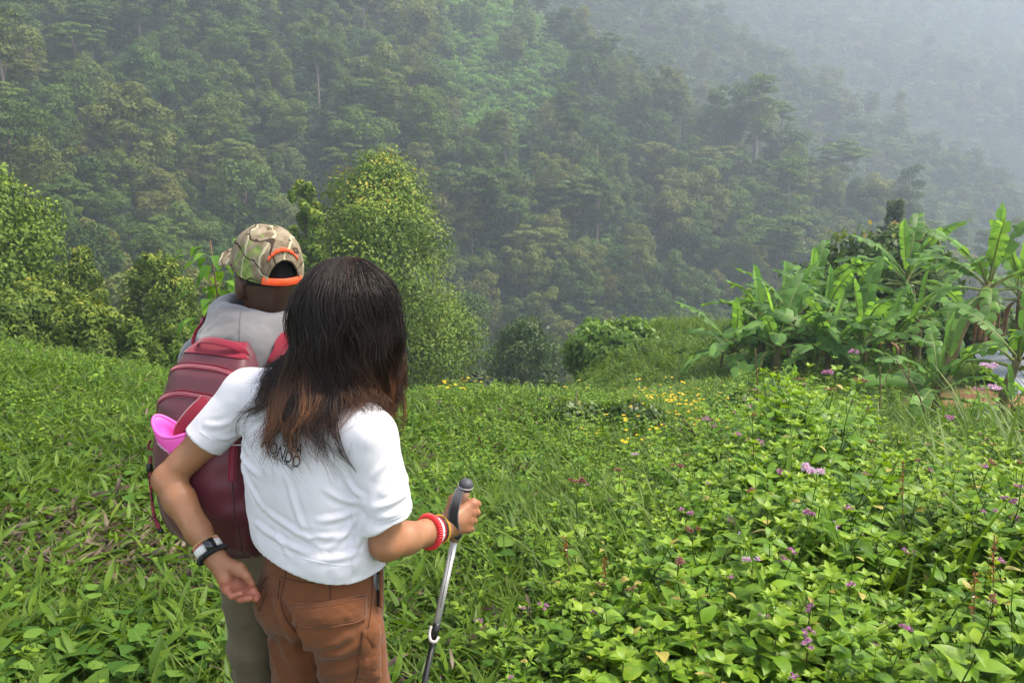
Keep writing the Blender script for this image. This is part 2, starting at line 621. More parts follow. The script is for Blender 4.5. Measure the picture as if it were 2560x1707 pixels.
inview = (u_ > 10) & (u_ < 2550) & (v_ > 0) & (v_ < 900)
hidden = ((u_ < 480) & (v_ > 700)) | ((u_ > 720) & (u_ < 1100) & (v_ > 520)) | ((u_ > 1880) & (v_ > 640))
order = np.argsort(np.where(inview & ~hidden, D / fscl, 1e6))
indiv = np.zeros(len(cand), bool); indiv[order[:290]] = True
LOOK = {'umbrella': 'flat-topped tree', 'round': 'round-crowned tree',
        'tall': 'tall narrow tree', 'vine_hung': 'low creeper-hung tree'}
ORD = ['leftmost', 'second from left', 'third from left', 'fourth from left', 'fifth from left', 'sixth from left', 'seventh from left', 'eighth from left', 'ninth from left', 'tenth from left', 'eleventh from left', 'twelfth from left', 'thirteenth from left']
cells = {}
for i in np.where(indiv)[0]:
    k = KINDS[pick_k[i]]
    hor = ['at the left edge', 'above the left eucalypts', 'above the cap', 'above the domed tree', 'past the domed tree', 'above the rim bush',
           'left of the bananas', 'above the banana clump', 'above the right bananas'][int(np.searchsorted([160, 480, 740, 1090, 1400, 1640, 1900, 2250], u_[i]))]
    ver = ['at the top edge', 'on the upper slope', 'on the middle slope', 'on the lower slope', 'at the slope foot'][int(np.searchsorted([130, 300, 460, 640], v_[i]))]
    cells.setdefault((k, hor, ver), []).append(i)
for (k, hor, ver), mem in cells.items():
    mem.sort(key=lambda i: u_[i])
    for q, i in enumerate(mem):
        if len(mem) == 1: lab = f'{LOOK[k]} {ver} {hor}'
        else: lab = f'{ORD[q] if q < len(ORD) else "rightmost"} of the {LOOK[k]}s {ver} {hor}'
        r = empty('forest_tree', (cand[i, 0], cand[i, 1], cz[i]), frot[i], lab, 'tree', f'{LOOK[k]}s of the far forest')
        r.scale = (fscl[i],) * 3
        cm, tm = FPROT[k, int(pick_v[i])]
        link('crown', cm, r); link('trunk', tm, r)
rest = ~indiv
o = scatter('forest', FCOMB, np.c_[cand[rest], cz[rest]], np.c_[np.zeros((rest.sum(), 2)), frot[rest]], fscl[rest], pick_k[rest] * NVAR + pick_v[rest])
print('forest', rest.sum(), indiv.sum())

# undergrowth between the trunks
M_UNDER = leaf_mat('undergrowth_leaf', [(0, (0.034, 0.062, 0.016)), (.5, (0.065, 0.122, 0.029)), (1, (0.124, 0.195, 0.055))],
                   [(0, (0.046, 0.078, 0.021)), (.6, (0.072, 0.137, 0.031)), (1, (0.130, 0.156, 0.046))], .5, .6, .3, .25)
UP = []
for v in range(4):
    gg = np.random.default_rng(40 + v)
    b_ = MB()
    n = 13
    C = np.c_[gg.normal(size=(n, 2)) * 1.2, gg.uniform(.3, 3.0, n)]
    Q = np.c_[gg.uniform(.6, 1.2, n), gg.uniform(.6, 1.2, n), gg.uniform(.4, .8, n)]
    clump_crown(b_, C, Q, 75, .5, .36, gg, droop=.3)
    UP.append(b_.mesh('bush_form', M_UNDER))
pts = []
for s_, d0, d1, pr in ((3.2, 50, 330, 1.0), (7.0, 330, 900, 1.0)):
    for gx_ in np.arange(-330, 700, s_):
        ys = np.arange(50, 1000, s_)
        x = gx_ + g.uniform(-.5, .5, len(ys)) * s_; y = ys + g.uniform(-.5, .5, len(ys)) * s_
        dd = np.hypot(x, y)
        z = ground_z(x, y)
        u2, v2 = proj(x, y, z)
        kk = (dd > d0) & (dd < d1) & (u2 > -250) & (u2 < 2800) & (v2 > -250) & (v2 < 1150) & (far_z(x, y) > near_z(x, y) - 4)
        pts.append(np.c_[x, y, z, np.full(len(x), s_ / 3.2)][kk])
pts = np.concatenate(pts)
n = len(pts)
o = scatter('undergrowth', UP, pts[:, :3], np.c_[g.normal(size=(n, 2)) * .15, g.uniform(0, 6.28, n)], g.uniform(.6, 1.35, n) * pts[:, 3], g.integers(0, 4, n))
print('undergrowth', n)
# light creepers smothering the open gully
M_CREEP = leaf_mat('light_creeper_leaf', [(0, (0.075, 0.156, 0.022)), (.5, (0.125, 0.247, 0.037)), (1, (0.213, 0.351, 0.061))], None, .5, .55, .35, .3)
CP = []
for v in range(3):
    gg = np.random.default_rng(340 + v)
    b_ = MB()
    C = np.c_[gg.normal(size=(12, 2)) * 1.3, gg.uniform(.2, 2.2, 12)]
    clump_crown(b_, C, np.c_[gg.uniform(.7, 1.3, 12), gg.uniform(.7, 1.3, 12), gg.uniform(.4, .8, 12)], 80, .42, .34, gg, droop=.4)
    CP.append(b_.mesh('creeper_form', M_CREEP))
n = 1100
a, r = g.uniform(0, 6.283, n), np.sqrt(g.random(n))
x, y = CLEAR_C[0] + 18 * r * np.cos(a), CLEAR_C[1] + 54 * r * np.sin(a)
x = np.r_[x, g.uniform(-20, 45, 150)]; y = np.r_[y, g.uniform(150, 190, 150)]; n = len(x)
scatter('creepers', CP, np.c_[x, y, ground_z(x, y)], np.c_[g.normal(size=(n, 2)) * .2, g.uniform(0, 6.28, n)], g.uniform(.6, 1.3, n), g.integers(0, 3, n))


# ------------------------------------------------------------------ trees of the near slope
def plume_tree(seed, H, Rc, prof, n_clump, n_leaf, leaf, width, mats, z0=0.06, trunk_r=.12, tip=.25, lean=0, stems=1, ell=(1, 1, 1.25), csz=(.10, .19), lobes=0):
    """crown of upright plumes on a profile r(h); tips carry the paler young growth"""
    g = np.random.default_rng(seed)
    n_leaf, leaf, width = int(n_leaf * .42) + 8, leaf * 1.42, width * 1.55
    cr, tr = MB(), MB()
    h = g.random(n_clump) ** .9
    a = g.uniform(0, 6.283, n_clump)
    shell = np.where(g.random(n_clump) < .72, g.uniform(.78, 1.02, n_clump), g.uniform(.2, .8, n_clump))
    lob = 1 + .16 * np.sin(3 * a + seed) + .12 * np.sin(5 * a + 7 * h + seed * 2)
    if lobes:                                             # clumps gather into rounded lobes with hollows between them
        lh, la = ((g.permutation(lobes) + .5) / lobes) ** 1.5, (np.arange(lobes) * 2.4 + g.normal(size=lobes) * .3) % 6.283
        k_ = g.integers(0, lobes, n_clump)
        dh, da = g.normal(size=n_clump) * .060, g.normal(size=n_clump) * .27
        h = np.clip(lh[k_] + dh, 0, 1); a = la[k_] + da
        shell = np.where(g.random(n_clump) < .74, 1.06 - .30 * np.minimum((dh / .09) ** 2 + (da / .42) ** 2, 1.2), g.uniform(.2, .7, n_clump))
        lob = 1 + .10 * np.sin(la[k_] * 7)
    r = Rc * prof(h) * shell * lob
    z = H * (z0 + (1 - z0) * h) - .3
    C = np.c_[r * np.cos(a), r * np.sin(a), z]
    q = g.uniform(csz[0], csz[1], n_clump) * Rc * 1.6 * (.75 + .5 * prof(h))
    Q = np.c_[q * ell[0], q * ell[1], q * ell[2]]
    ci = np.repeat(np.arange(n_clump), n_leaf); n = len(ci)
    d = unit(g.normal(size=(n, 3)) + np.array([0, 0, .25]))
    rad = .5 + .5 * g.random(n) ** .5
    pos = C[ci] + d * Q[ci] * rad[:, None]
    outw = unit(np.c_[np.cos(a[ci]), np.sin(a[ci]), np.full(n, .5)])
    nrm = unit(d + outw * .5 + g.normal(size=(n, 3)) * .38)
    ax = unit(np.cross(nrm, g.normal(size=(n, 3))))
    ax[:, 2] -= .35
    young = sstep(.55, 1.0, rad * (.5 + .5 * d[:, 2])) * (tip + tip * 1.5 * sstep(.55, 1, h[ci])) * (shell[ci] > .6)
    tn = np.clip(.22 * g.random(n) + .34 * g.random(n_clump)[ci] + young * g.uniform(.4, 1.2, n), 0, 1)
    leaf_quads(cr, pos, ax, nrm, leaf * g.uniform(.6, 1.3, n), width * g.uniform(.7, 1.2, n), tn)
    for s_ in range(stems):
        px = np.c_[np.linspace(0, lean, 8) + g.normal(size=8) * .04 + (s_ * .3 * np.linspace(0, 1, 8)), g.normal(size=8) * .04, np.linspace(-.4, H * .86, 8)]
        tube(tr, px, np.linspace(trunk_r, trunk_r * .18, 8), 7, .5, 0)
        for qi in g.choice(n_clump, min(30, n_clump), replace=False):
            kz = np.clip(int((C[qi, 2] * .78 / H) * 8), 1, 6)
            limb(tr, px[kz], C[qi], trunk_r * .34, .012, g, mi=0, sides=4)
    return cr, tr


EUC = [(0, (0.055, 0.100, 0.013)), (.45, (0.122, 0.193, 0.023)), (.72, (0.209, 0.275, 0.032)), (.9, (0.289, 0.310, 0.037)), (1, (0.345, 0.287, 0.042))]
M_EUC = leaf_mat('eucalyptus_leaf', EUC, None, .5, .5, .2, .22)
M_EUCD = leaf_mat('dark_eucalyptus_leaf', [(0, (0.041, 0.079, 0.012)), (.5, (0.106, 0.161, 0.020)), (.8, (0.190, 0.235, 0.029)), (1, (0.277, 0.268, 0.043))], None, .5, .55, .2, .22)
M_BROAD = leaf_mat('broad_tree_leaf', [(0, (0.028, 0.056, 0.014)), (.5, (0.070, 0.123, 0.028)), (.85, (0.140, 0.210, 0.042)), (1, (0.280, 0.210, 0.056))], None, .5, .4, .35, .4)
M_BUSH = leaf_mat('bright_bush_leaf', [(0, (0.063, 0.119, 0.020)), (.5, (0.133, 0.238, 0.036)), (1, (0.266, 0.378, 0.070))], None, .5, .45, .4, .35)
M_GREY = leaf_mat('grey_green_leaf', [(0, (.050, .070, .035)), (.5, (.095, .125, .060)), (1, (.17, .20, .10))], None, .5, .6, .35, .35)

cone = lambda h: (1 - h) ** .75 * np.minimum(1, .55 + h * 2.2)
egg = lambda h: np.sqrt(np.clip(1 - ((h - .38) / .64) ** 2, 0, 1))
bigp = lambda h: np.interp(h, [0, .12, .3, .5, .7, .85, 1], [.80, 1.0, 1.06, 1.0, .90, .70, .28])
dome = lambda h: np.sqrt(np.clip(1 - np.clip(h - .15, 0, 1) ** 2 / .74, 0, 1))


def place_tree(name, u, v, Y, half_px, prof, seed, label, mats, ncl, nlf, leaf, width, group=None, cat='tree', zsink=0, **kw):
    top = P(u, v, Y)
    z0_ = gz(top.x, Y) - zsink
    H = max(.4, top.z - z0_)
    Rc = half_px / FPX * Y
    cr, tr = plume_tree(seed, H, Rc, prof, ncl, nlf, leaf, width, mats, **kw)
    r = empty(name, (top.x, Y, z0_), 0, label, cat, group)
    cr.build('crown', mats[0], r)
    tr.build('trunk', mats[1], r)
    return r


GE = 'young eucalyptus trees below the left meadow'
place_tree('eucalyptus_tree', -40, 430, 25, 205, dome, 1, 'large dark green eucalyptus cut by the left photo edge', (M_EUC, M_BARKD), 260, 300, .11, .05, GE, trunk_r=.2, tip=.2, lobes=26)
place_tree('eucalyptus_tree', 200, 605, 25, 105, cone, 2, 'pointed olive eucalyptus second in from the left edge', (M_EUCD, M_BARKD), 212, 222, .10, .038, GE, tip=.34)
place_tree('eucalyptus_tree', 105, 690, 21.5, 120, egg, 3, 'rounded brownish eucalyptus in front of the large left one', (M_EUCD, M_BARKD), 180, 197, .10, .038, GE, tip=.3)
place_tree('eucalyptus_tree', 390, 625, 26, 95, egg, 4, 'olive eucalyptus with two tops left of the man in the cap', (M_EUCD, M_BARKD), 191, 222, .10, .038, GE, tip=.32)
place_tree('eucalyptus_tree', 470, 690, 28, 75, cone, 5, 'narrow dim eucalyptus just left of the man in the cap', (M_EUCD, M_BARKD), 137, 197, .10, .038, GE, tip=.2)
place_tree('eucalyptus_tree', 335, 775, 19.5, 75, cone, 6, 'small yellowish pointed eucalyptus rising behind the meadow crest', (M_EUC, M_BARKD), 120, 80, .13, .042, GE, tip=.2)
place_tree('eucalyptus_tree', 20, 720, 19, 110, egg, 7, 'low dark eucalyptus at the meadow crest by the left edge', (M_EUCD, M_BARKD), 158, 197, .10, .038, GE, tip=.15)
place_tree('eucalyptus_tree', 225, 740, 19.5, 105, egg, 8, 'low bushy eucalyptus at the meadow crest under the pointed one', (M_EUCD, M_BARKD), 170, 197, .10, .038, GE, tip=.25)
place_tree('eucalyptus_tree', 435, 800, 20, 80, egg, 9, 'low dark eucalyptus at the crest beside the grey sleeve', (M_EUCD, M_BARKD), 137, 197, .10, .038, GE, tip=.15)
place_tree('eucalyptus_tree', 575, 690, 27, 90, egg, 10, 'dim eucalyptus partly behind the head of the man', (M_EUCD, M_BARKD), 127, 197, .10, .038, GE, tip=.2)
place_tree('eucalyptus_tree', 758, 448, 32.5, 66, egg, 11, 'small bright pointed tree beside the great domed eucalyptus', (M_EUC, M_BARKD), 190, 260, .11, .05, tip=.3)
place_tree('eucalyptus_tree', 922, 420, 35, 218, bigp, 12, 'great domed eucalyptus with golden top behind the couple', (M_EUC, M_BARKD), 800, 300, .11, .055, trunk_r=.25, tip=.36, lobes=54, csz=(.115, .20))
place_tree('broadleaf_tree', 1312, 802, 44, 108, lambda h: np.sqrt(np.clip(1 - np.clip(h - .45, 0, 1) ** 2 / .31, 0, 1)) * np.minimum(1, .35 + h * 2), 13, 'dark round tree standing alone past the meadow edge', (M_BROAD, M_BARKD), 260, 190, .13, .07, trunk_r=.2, tip=.12)
GB = 'bushes on the meadow rim'
place_tree('bush', 1545, 798, 26.5, 112, dome, 14, 'largest bright green bush on the meadow rim', (M_BUSH, M_BARKD), 190, 80, .17, .08, GB, 'bush', tip=.25, trunk_r=.06, lobes=14)
place_tree('bush', 1690, 812, 33.5, 62, dome, 15, 'rounded bush on the rim between big bush and bananas', (M_BUSH, M_BARKD), 90, 80, .17, .08, GB, 'bush', tip=.25, trunk_r=.05)
place_tree('bush', 1775, 822, 35, 48, dome, 16, 'low bush on the rim beside the leftmost banana plant', (M_BUSH, M_BARKD), 70, 70, .17, .08, GB, 'bush', tip=.2, trunk_r=.05)
place_tree('bush', 1500, 905, 27, 66, dome, 17, 'low bush on the slope below the largest rim bush', (M_BUSH, M_BARKD), 90, 70, .15, .07, GB, 'bush', tip=.15, trunk_r=.04)
place_tree('bush', 1292, 925, 27, 24, egg, 18, 'small upright dark bush under the lone dark tree', (M_BROAD, M_BARKD), 40, 70, .14, .06, GB, 'bush', tip=.2, trunk_r=.04)
place_tree('bush', 1180, 915, 33, 70, dome, 19, 'dull bush by the bare earth right of the great eucalyptus', (M_GREY, M_BARKD), 80, 70, .17, .08, GB, 'bush', tip=.2, trunk_r=.04)
place_tree('bush', 1075, 965, 26, 60, dome, 20, 'leafy bush at the foot of the great eucalyptus', (M_BUSH, M_BARKD), 80, 70, .15, .07, GB, 'bush', tip=.2, trunk_r=.04)
place_tree('broadleaf_tree', 2225, 578, 25.5, 185, egg, 21, 'dark leafy tree behind the tall banana plant', (M_BROAD, M_BARKD), 300, 80, .17, .09, trunk_r=.2, tip=.34, lobes=18)
place_tree('broadleaf_tree', 2290, 545, 26.5, 60, egg, 25, 'yellowish tipped slim tree poking above the tall banana plant', (M_BUSH, M_BARKD), 70, 80, .17, .09, trunk_r=.1, tip=.34)
place_tree('broadleaf_tree', 2242, 500, 62, 58, dome, 22, 'grey-green round tree in the haze above the bananas', (M_GREY, M_BARKD), 170, 80, .3, .14, trunk_r=.2, tip=.2)
place_tree('bush', 1890, 712, 26, 62, dome, 23, 'yellowish bush peeping over the left banana plants', (M_BUSH, M_BARKD), 90, 80, .15, .07, None, 'bush', tip=.4, trunk_r=.06)
place_tree('bush', 2475, 760, 22, 120, dome, 24, 'dark thicket behind the right banana plants', (M_BROAD, M_BARKD), 150, 80, .17, .08, None, 'bush', tip=.2, trunk_r=.06)
place_tree('bush', 1865, 955, 11.6, 95, dome, 26, 'dark round bush under the left banana plants', (M_BROAD, M_BARKD), 130, 80, .08, .055, None, 'bush', tip=.1, trunk_r=.03)
GM = 'dark low bushes crossing the meadow'
place_tree('bush', 1445, 968, 9.4, 120, dome, 27, 'dark low bush in the middle of the meadow, left of two', (M_BROAD, M_BARKD), 120, 90, .06, .032, GM, 'bush', tip=.2, trunk_r=.03)
place_tree('bush', 1590, 972, 9.2, 130, dome, 28, 'dark low bush in the middle of the meadow, right of two', (M_BROAD, M_BARKD), 130, 90, .06, .032, GM, 'bush', tip=.2, trunk_r=.03)

# small shrubs scattered over the meadow
GS = 'small shrubs scattered over the meadow'
for i, (u, v, Y, hp, mt, lab) in enumerate([
        (1110, 985, 16, 42, M_BUSH, 'small light shrub at the meadow rim right of the dark hair'), (1020, 1010, 13, 46, M_BUSH, 'leafy shrub beside the dark hair of the woman'),
        (1215, 955, 19, 34, M_BUSH, 'small shrub under the lone dark tree, left side'), (1380, 930, 20, 36, M_BROAD, 'dark small shrub on the slope left of the low rim bush'),
        (1600, 915, 22, 40, M_BUSH, 'pale shrub on the slope below the rim bushes'), (1660, 960, 17, 38, M_BROAD, 'dark shrub left of the dark round bush'),
        (1320, 1010, 11, 44, M_BUSH, 'light shrub left of the two dark low bushes'), (1230, 1060, 9, 46, M_BUSH, 'light shrub in the meadow above the pole knob'),
        (1720, 1000, 12, 48, M_BUSH, 'light shrub between dark low bushes and dark round bush'), (1690, 1075, 8.4, 44, M_BUSH, 'light shrub at the top left border of the thicket'),
        (1400, 1105, 7.5, 44, M_BROAD, 'dark little shrub in the meadow right of the pole knob'), (1130, 1090, 8, 40, M_BUSH, 'light shrub in the meadow left of the pole knob'),
        (1565, 872, 27.5, 40, M_BUSH, 'rounded shrub on the grassy mound, left of the top'), (1650, 850, 30, 46, M_BUSH, 'largest shrub on top of the grassy mound'),
        (1735, 848, 31, 36, M_BUSH, 'shrub on the mound near the leftmost banana plant'), (1620, 890, 25, 34, M_BROAD, 'dark shrub on the near face of the grassy mound'),
        (1700, 885, 25.5, 32, M_BUSH, 'low pale shrub on the near face of the grassy mound'), (1470, 925, 23, 38, M_BUSH, 'shrub at the foot of the grassy mound, valley side'),
        (60, 905, 11, 60, M_BUSH, 'low light shrub on the left meadow crest'), (330, 955, 11, 50, M_BUSH, 'low shrub on the crest left of the backpack')]):
    place_tree('shrub', u, v, Y, hp, dome, 60 + i, lab, (mt, M_BARKD), 46, 60, .004 * hp / 10 * Y / 3, .0022 * hp / 10 * Y / 3, GS, 'shrub', tip=.25, trunk_r=.012, zsink=.05)
# ------------------------------------------------------------------ leaf and blade shapes
def leaf_shape(L, W, rows=5, droop=.25, fold=.22, kind='ovate', curl=0.0, serr=0.0):
    """leaf along +Y from origin, folded on the midrib; quads. returns V, F"""
    y = np.linspace(0, 1, rows)
    if kind == 'ovate': wd = np.sin(np.pi * np.clip(y, 0, 1) ** .72) ** .85
    elif kind == 'lance': wd = np.sin(np.pi * np.clip(y, 0, 1) ** .8) ** .9
    elif kind == 'heart':
        wd = np.interp(y, [0, .06, .22, .5, .8, 1], [.0, .86, 1.0, .82, .38, 0])
    else: wd = np.interp(y, [0, .3, .7, 1], [.8, 1, .7, 0])
    wd = wd + serr * np.where(np.arange(rows) % 2 == 0, 1, -1) * (wd > .15)
    z = -droop * L * y ** 2 + curl * L * y
    V = []
    for i in range(rows):
        yb = y[i] - (.16 * wd[i] * (1 - y[i]) ** 6 if kind == 'heart' else 0)
        V += [(-wd[i] * W / 2, yb * L, z[i] + fold * wd[i] * W / 2), (0, y[i] * L, z[i]), (wd[i] * W / 2, yb * L, z[i] + fold * wd[i] * W / 2)]
    F = []
    for i in range(rows - 1):
        a = i * 3
        F += [(a, a + 1, a + 4, a + 3), (a + 1, a + 2, a + 5, a + 4)]
    return np.array(V), np.array(F)


def put(mb, shape, pos, az, pitch, roll=0, scale=1.0, tint=.5, mi=0):
    """leaf shape turned to azimuth az, raised by pitch"""
    M = Matrix.Translation(pos) @ Matrix.Rotation(az, 4, 'Z') @ Matrix.Rotation(pitch, 4, 'X') @ Matrix.Rotation(roll, 4, 'Y') @ Matrix.Scale(scale, 4)
    M = np.array(M)
    mb.add(shape[0] @ M[:3, :3].T + M[:3, 3], shape[1], tint, mi)
    return M


GR = [(0, (0.029, 0.063, 0.005)), (.4, (0.067, 0.134, 0.008)), (.75, (0.119, 0.206, 0.013)), (1, (0.194, 0.267, 0.028))]
M_GRASS = leaf_mat('grass_blade', GR, [(0, (0.048, 0.112, 0.007)), (.5, (0.091, 0.176, 0.012)), (1, (0.162, 0.224, 0.021))], .4, .45, .4, .35, blotch=14)
M_HERB = leaf_mat('herb_leaf', [(0, (0.055, 0.119, 0.008)), (.5, (0.117, 0.230, 0.014)), (1, (0.251, 0.376, 0.027))],
                  [(0, (0.078, 0.167, 0.010)), (.6, (0.140, 0.264, 0.016)), (1, (0.267, 0.348, 0.027))], .4, .42, .38, .4, blotch=30)
M_HEART = leaf_mat('creeper_heart_leaf', [(0, (.030, .078, .010)), (.5, (.062, .140, .016)), (1, (.115, .20, .028))], None, .4, .62, .2, .2)
M_DRY = leaf_mat('dry_blade', [(0, (0.044, 0.023, 0.021)), (.35, (0.075, 0.038, 0.037)), (.6, (0.123, 0.085, 0.056)), (1, (0.167, 0.127, 0.082))], None, .6, .4, .3, .35)
M_WEED = leaf_mat('weed_leaf', [(0, (0.049, 0.116, 0.009)), (.45, (0.116, 0.239, 0.014)), (.85, (0.231, 0.384, 0.027)), (1, (0.397, 0.462, 0.037))],
                  [(0, (0.070, 0.162, 0.011)), (.6, (0.132, 0.263, 0.016)), (1, (0.265, 0.384, 0.030))], .38, .42, .36, .4, blotch=22)
M_STEM = leaf_mat('green_stem', [(0, (.05, .075, .02)), (1, (.12, .17, .04))], None, .6, .1)
M_BSTEM = plain_mat('brown_stem', (.14, .085, .05), .85, .2, .3, 10)
M_PURPLE = leaf_mat('purple_floret', [(0, (.30, .10, .22)), (.5, (.50, .22, .46)), (1, (.72, .44, .70))], None, .8, .3, .2)
M_LILAC = leaf_mat('lilac_floret', [(0, (.50, .28, .52)), (.5, (.68, .46, .72)), (1, (.85, .68, .88))], None, .8, .3, .2)
M_BUD = leaf_mat('dull_floret', [(0, (.20, .07, .07)), (.5, (.32, .14, .13)), (1, (.45, .26, .22))], None, .8, .2, .2)
M_YELLOW = leaf_mat('yellow_floret', [(0, (.60, .34, .01)), (1, (.85, .60, .02))], None, .7, .25, .2)
M_RUST = leaf_mat('rust_seed', [(0, (.16, .035, .018)), (1, (.38, .14, .05))], None, .7, .1, .2)

gm = np.random.default_rng(21)
# grass tufts
TUFT = []
for v in range(5):
    b_ = MB()
    for i in range(16):
        L = gm.uniform(.10, .26); a = gm.uniform(0, 6.28)
        sh = leaf_shape(L, gm.uniform(.006, .011), 4, gm.uniform(.25, .8), .3, 'blade')
        put(b_, sh, (gm.normal() * .03, gm.normal() * .03, -.01), a, gm.uniform(.7, 1.4), 0, 1, gm.uniform(.1, .95))
    TUFT.append(b_.mesh('grass_tuft', M_GRASS))
# broad-bladed creeping grass
BROAD = []
for v in range(6):
    b_ = MB()
    for s_ in range(4):
        a0 = gm.uniform(0, 6.28); bx, by = gm.normal(size=2) * .05
        for i in range(5):
            L = gm.uniform(.06, .135)
            sh = leaf_shape(L, L * gm.uniform(.13, .21), 5, gm.uniform(.15, .6), .25, 'lance')
            put(b_, sh, (bx + .02 * i * math.sin(-a0), by + .02 * i * math.cos(a0), .02 + .028 * i), a0 + (i % 2) * 2.4 + gm.normal() * .5, gm.uniform(.1, .85), gm.normal() * .3, 1, gm.uniform(.05, .9))
    BROAD.append(b_.mesh('broad_grass', M_GRASS))
DRYG = []
for v in range(3):
    b_ = MB()
    for i in range(13):
        L = gm.uniform(.07, .15); a0 = gm.uniform(0, 6.28)
        sh = leaf_shape(L, L * gm.uniform(.13, .2), 5, gm.uniform(.1, .7), .25, 'lance', gm.uniform(-.2, .3))
        put(b_, sh, (gm.normal() * .05, gm.normal() * .05, gm.uniform(.03, .12)), a0, gm.uniform(-.1, .7), gm.normal() * .5, 1, gm.random(), 0 if gm.random() < .6 else 1)
    DRYG.append(b_.mesh('dry_grass', [M_DRY, M_GRASS]))
# heart-leaved creeper
HEART = []
for v in range(4):
    b_ = MB()
    for i in range(11):
        L = gm.uniform(.045, .082); a0 = gm.uniform(0, 6.28); r = gm.uniform(.02, .15)
        p = (r * math.cos(a0), r * math.sin(a0), gm.uniform(.08, .19))
        sh = leaf_shape(L, L * .88, 6, gm.uniform(.1, .4), .2, 'heart')
        put(b_, sh, p, a0 - 1.57 + gm.normal() * .6, gm.uniform(-.5, .35), gm.normal() * .25, 1, gm.uniform(.1, 1))
        tube(b_, [(p[0] * .3, p[1] * .3, 0), (p[0] * .8, p[1] * .8, p[2] * .7), p], .0016, 3, .4, 1, False)
    HEART.append(b_.mesh('creeper_leaves', [M_HEART, M_STEM]))
# small herbs
HERB = []
for v in range(6):
    b_ = MB()
    hgt = gm.uniform(.16, .34)
    for s_ in range(3):
        lean = gm.normal(size=2) * .10
        for i in range(7):
            h = (i + 1) / 7
            p = np.array([lean[0] * h, lean[1] * h, hgt * h * gm.uniform(.8, 1.1)])
            for q in range(2):
                L = gm.uniform(.035, .075) * (1.25 - .6 * h)
                sh = leaf_shape(L, L * gm.uniform(.45, .65), 4, .3, .25, 'ovate')
                put(b_, sh, p, i * 1.57 + q * 3.14 + gm.normal() * .4, gm.uniform(-.1, .7), gm.normal() * .2, 1, np.clip(.2 + .55 * h + gm.normal() * .2, 0, 1))
        tube(b_, [(0, 0, -.02), (lean[0] * .5, lean[1] * .5, hgt * .5), (lean[0], lean[1], hgt)], .0018, 3, .4, 1, False)
    HERB.append(b_.mesh('small_herb', [M_HERB, M_STEM]))
YEL = []
for v in range(3):
    b_ = MB()
    b_.merge(MB())
    for s_ in range(5):
        lean = gm.normal(size=2) * .12; hgt = gm.uniform(.25, .42)
        for i in range(6):
            h = (i + 1) / 7
            L = gm.uniform(.04, .07)
            sh = leaf_shape(L, L * .4, 4, .3, .25, 'ovate')
            put(b_, sh, (lean[0] * h, lean[1] * h, hgt * h), gm.uniform(0, 6.28), gm.uniform(0, .7), 0, 1, gm.random())
        for i in range(7):
            sh = leaf_shape(.022, .014, 3, .1, .1, 'ovate')
            put(b_, sh, (lean[0], lean[1], hgt), i * .9, gm.uniform(0, .5), 0, 1, gm.random(), 1)
    YEL.append(b_.mesh('yellow_herb', [M_HERB, M_YELLOW]))


# ------------------------------------------------------------------ leafy weeds of the thicket
WLEAF = []                                            # single leaf meshes, shared by every near plant
for v in range(4):
    b_ = MB()
    sh = leaf_shape(1.0, .50 + .05 * v, 8, .18 + .10 * v, .22, 'ovate', 0, .035)
    b_.add(sh[0], sh[1], np.clip(.25 + .2 * v + .1 * np.abs(sh[0][:, 0]) / .25, 0, 1))
    WLEAF.append(b_.mesh('leaf', [M_WEED]))
YLEAF = leaf_shape(1.0, .5, 8, .3, .25, 'ovate', 0, .03)
b_ = MB(); b_.add(YLEAF[0], YLEAF[1], .6)
M_YLEAF = plain_mat('yellowing_leaf', (.27, .23, .04), .5, .3, .3, 30)
YLEAF = b_.mesh('leaf', [M_YLEAF])


def weed_plan(seed, H, side=3):
    """(stem polylines, leaf matrices with tint, tips)"""
    g = np.random.default_rng(seed)
    stems, leaves, tips = [], [], []
    def shoot(base, dirv, L, r, n, big, spin):
        p = [np.array(base, float)]
        d = unit(np.array(dirv, float))
        for i in range(n):
            d = unit(d + g.normal(size=3) * .10 + np.array([0, 0, .06]))
            p.append(p[-1] + d * L / n)
        p = np.array(p)
        stems.append((p, np.linspace(r, r * .4, n + 1)))
        for i in range(1, n + 1):
            h = i / n
            if h < .12: continue
            a0 = spin + i * 1.57 + g.normal() * .25
            size = big * (.62 + .75 * math.sin(math.pi * min(1, .15 + .85 * h))) * (1 - .45 * h ** 4) * g.uniform(.8, 1.15)
            for q in (0, 1):
                if g.random() < .06: continue
                M = Matrix.Translation(p[i]) @ Matrix.Rotation(a0 + q * math.pi, 4, 'Z') @ Matrix.Rotation(g.uniform(-.45, .45) + .45 * h ** 2, 4, 'X') @ Matrix.Rotation(g.normal() * .2, 4, 'Y') @ Matrix.Translation((0, .012, 0)) @ Matrix.Scale(size, 4)
                leaves.append((M, np.clip(.22 + .5 * h + g.normal() * .16, 0, 1)))
        for q in range(4):                            # the opening tip
            M = Matrix.Translation(p[-1]) @ Matrix.Rotation(spin + q * 1.57, 4, 'Z') @ Matrix.Rotation(.9, 4, 'X') @ Matrix.Scale(big * .45, 4)
            leaves.append((M, .9))
        tips.append(p[-1])
        return p
    n = max(6, int(H / .085))
    p = shoot((0, 0, -.05), (g.normal() * .12, g.normal() * .12, 1), H, .0052, n, .118, g.uniform(0, 1.5))
    for s_ in range(side):
        k = int(n * g.uniform(.25, .7)); a = s_ * 6.28 / max(side, 1) + g.normal() * .5
        shoot(p[k], (math.cos(a), math.sin(a), 1.0), H * g.uniform(.28, .45), .003, 5, .092, g.uniform(0, 1.5))
    return stems, leaves, tips


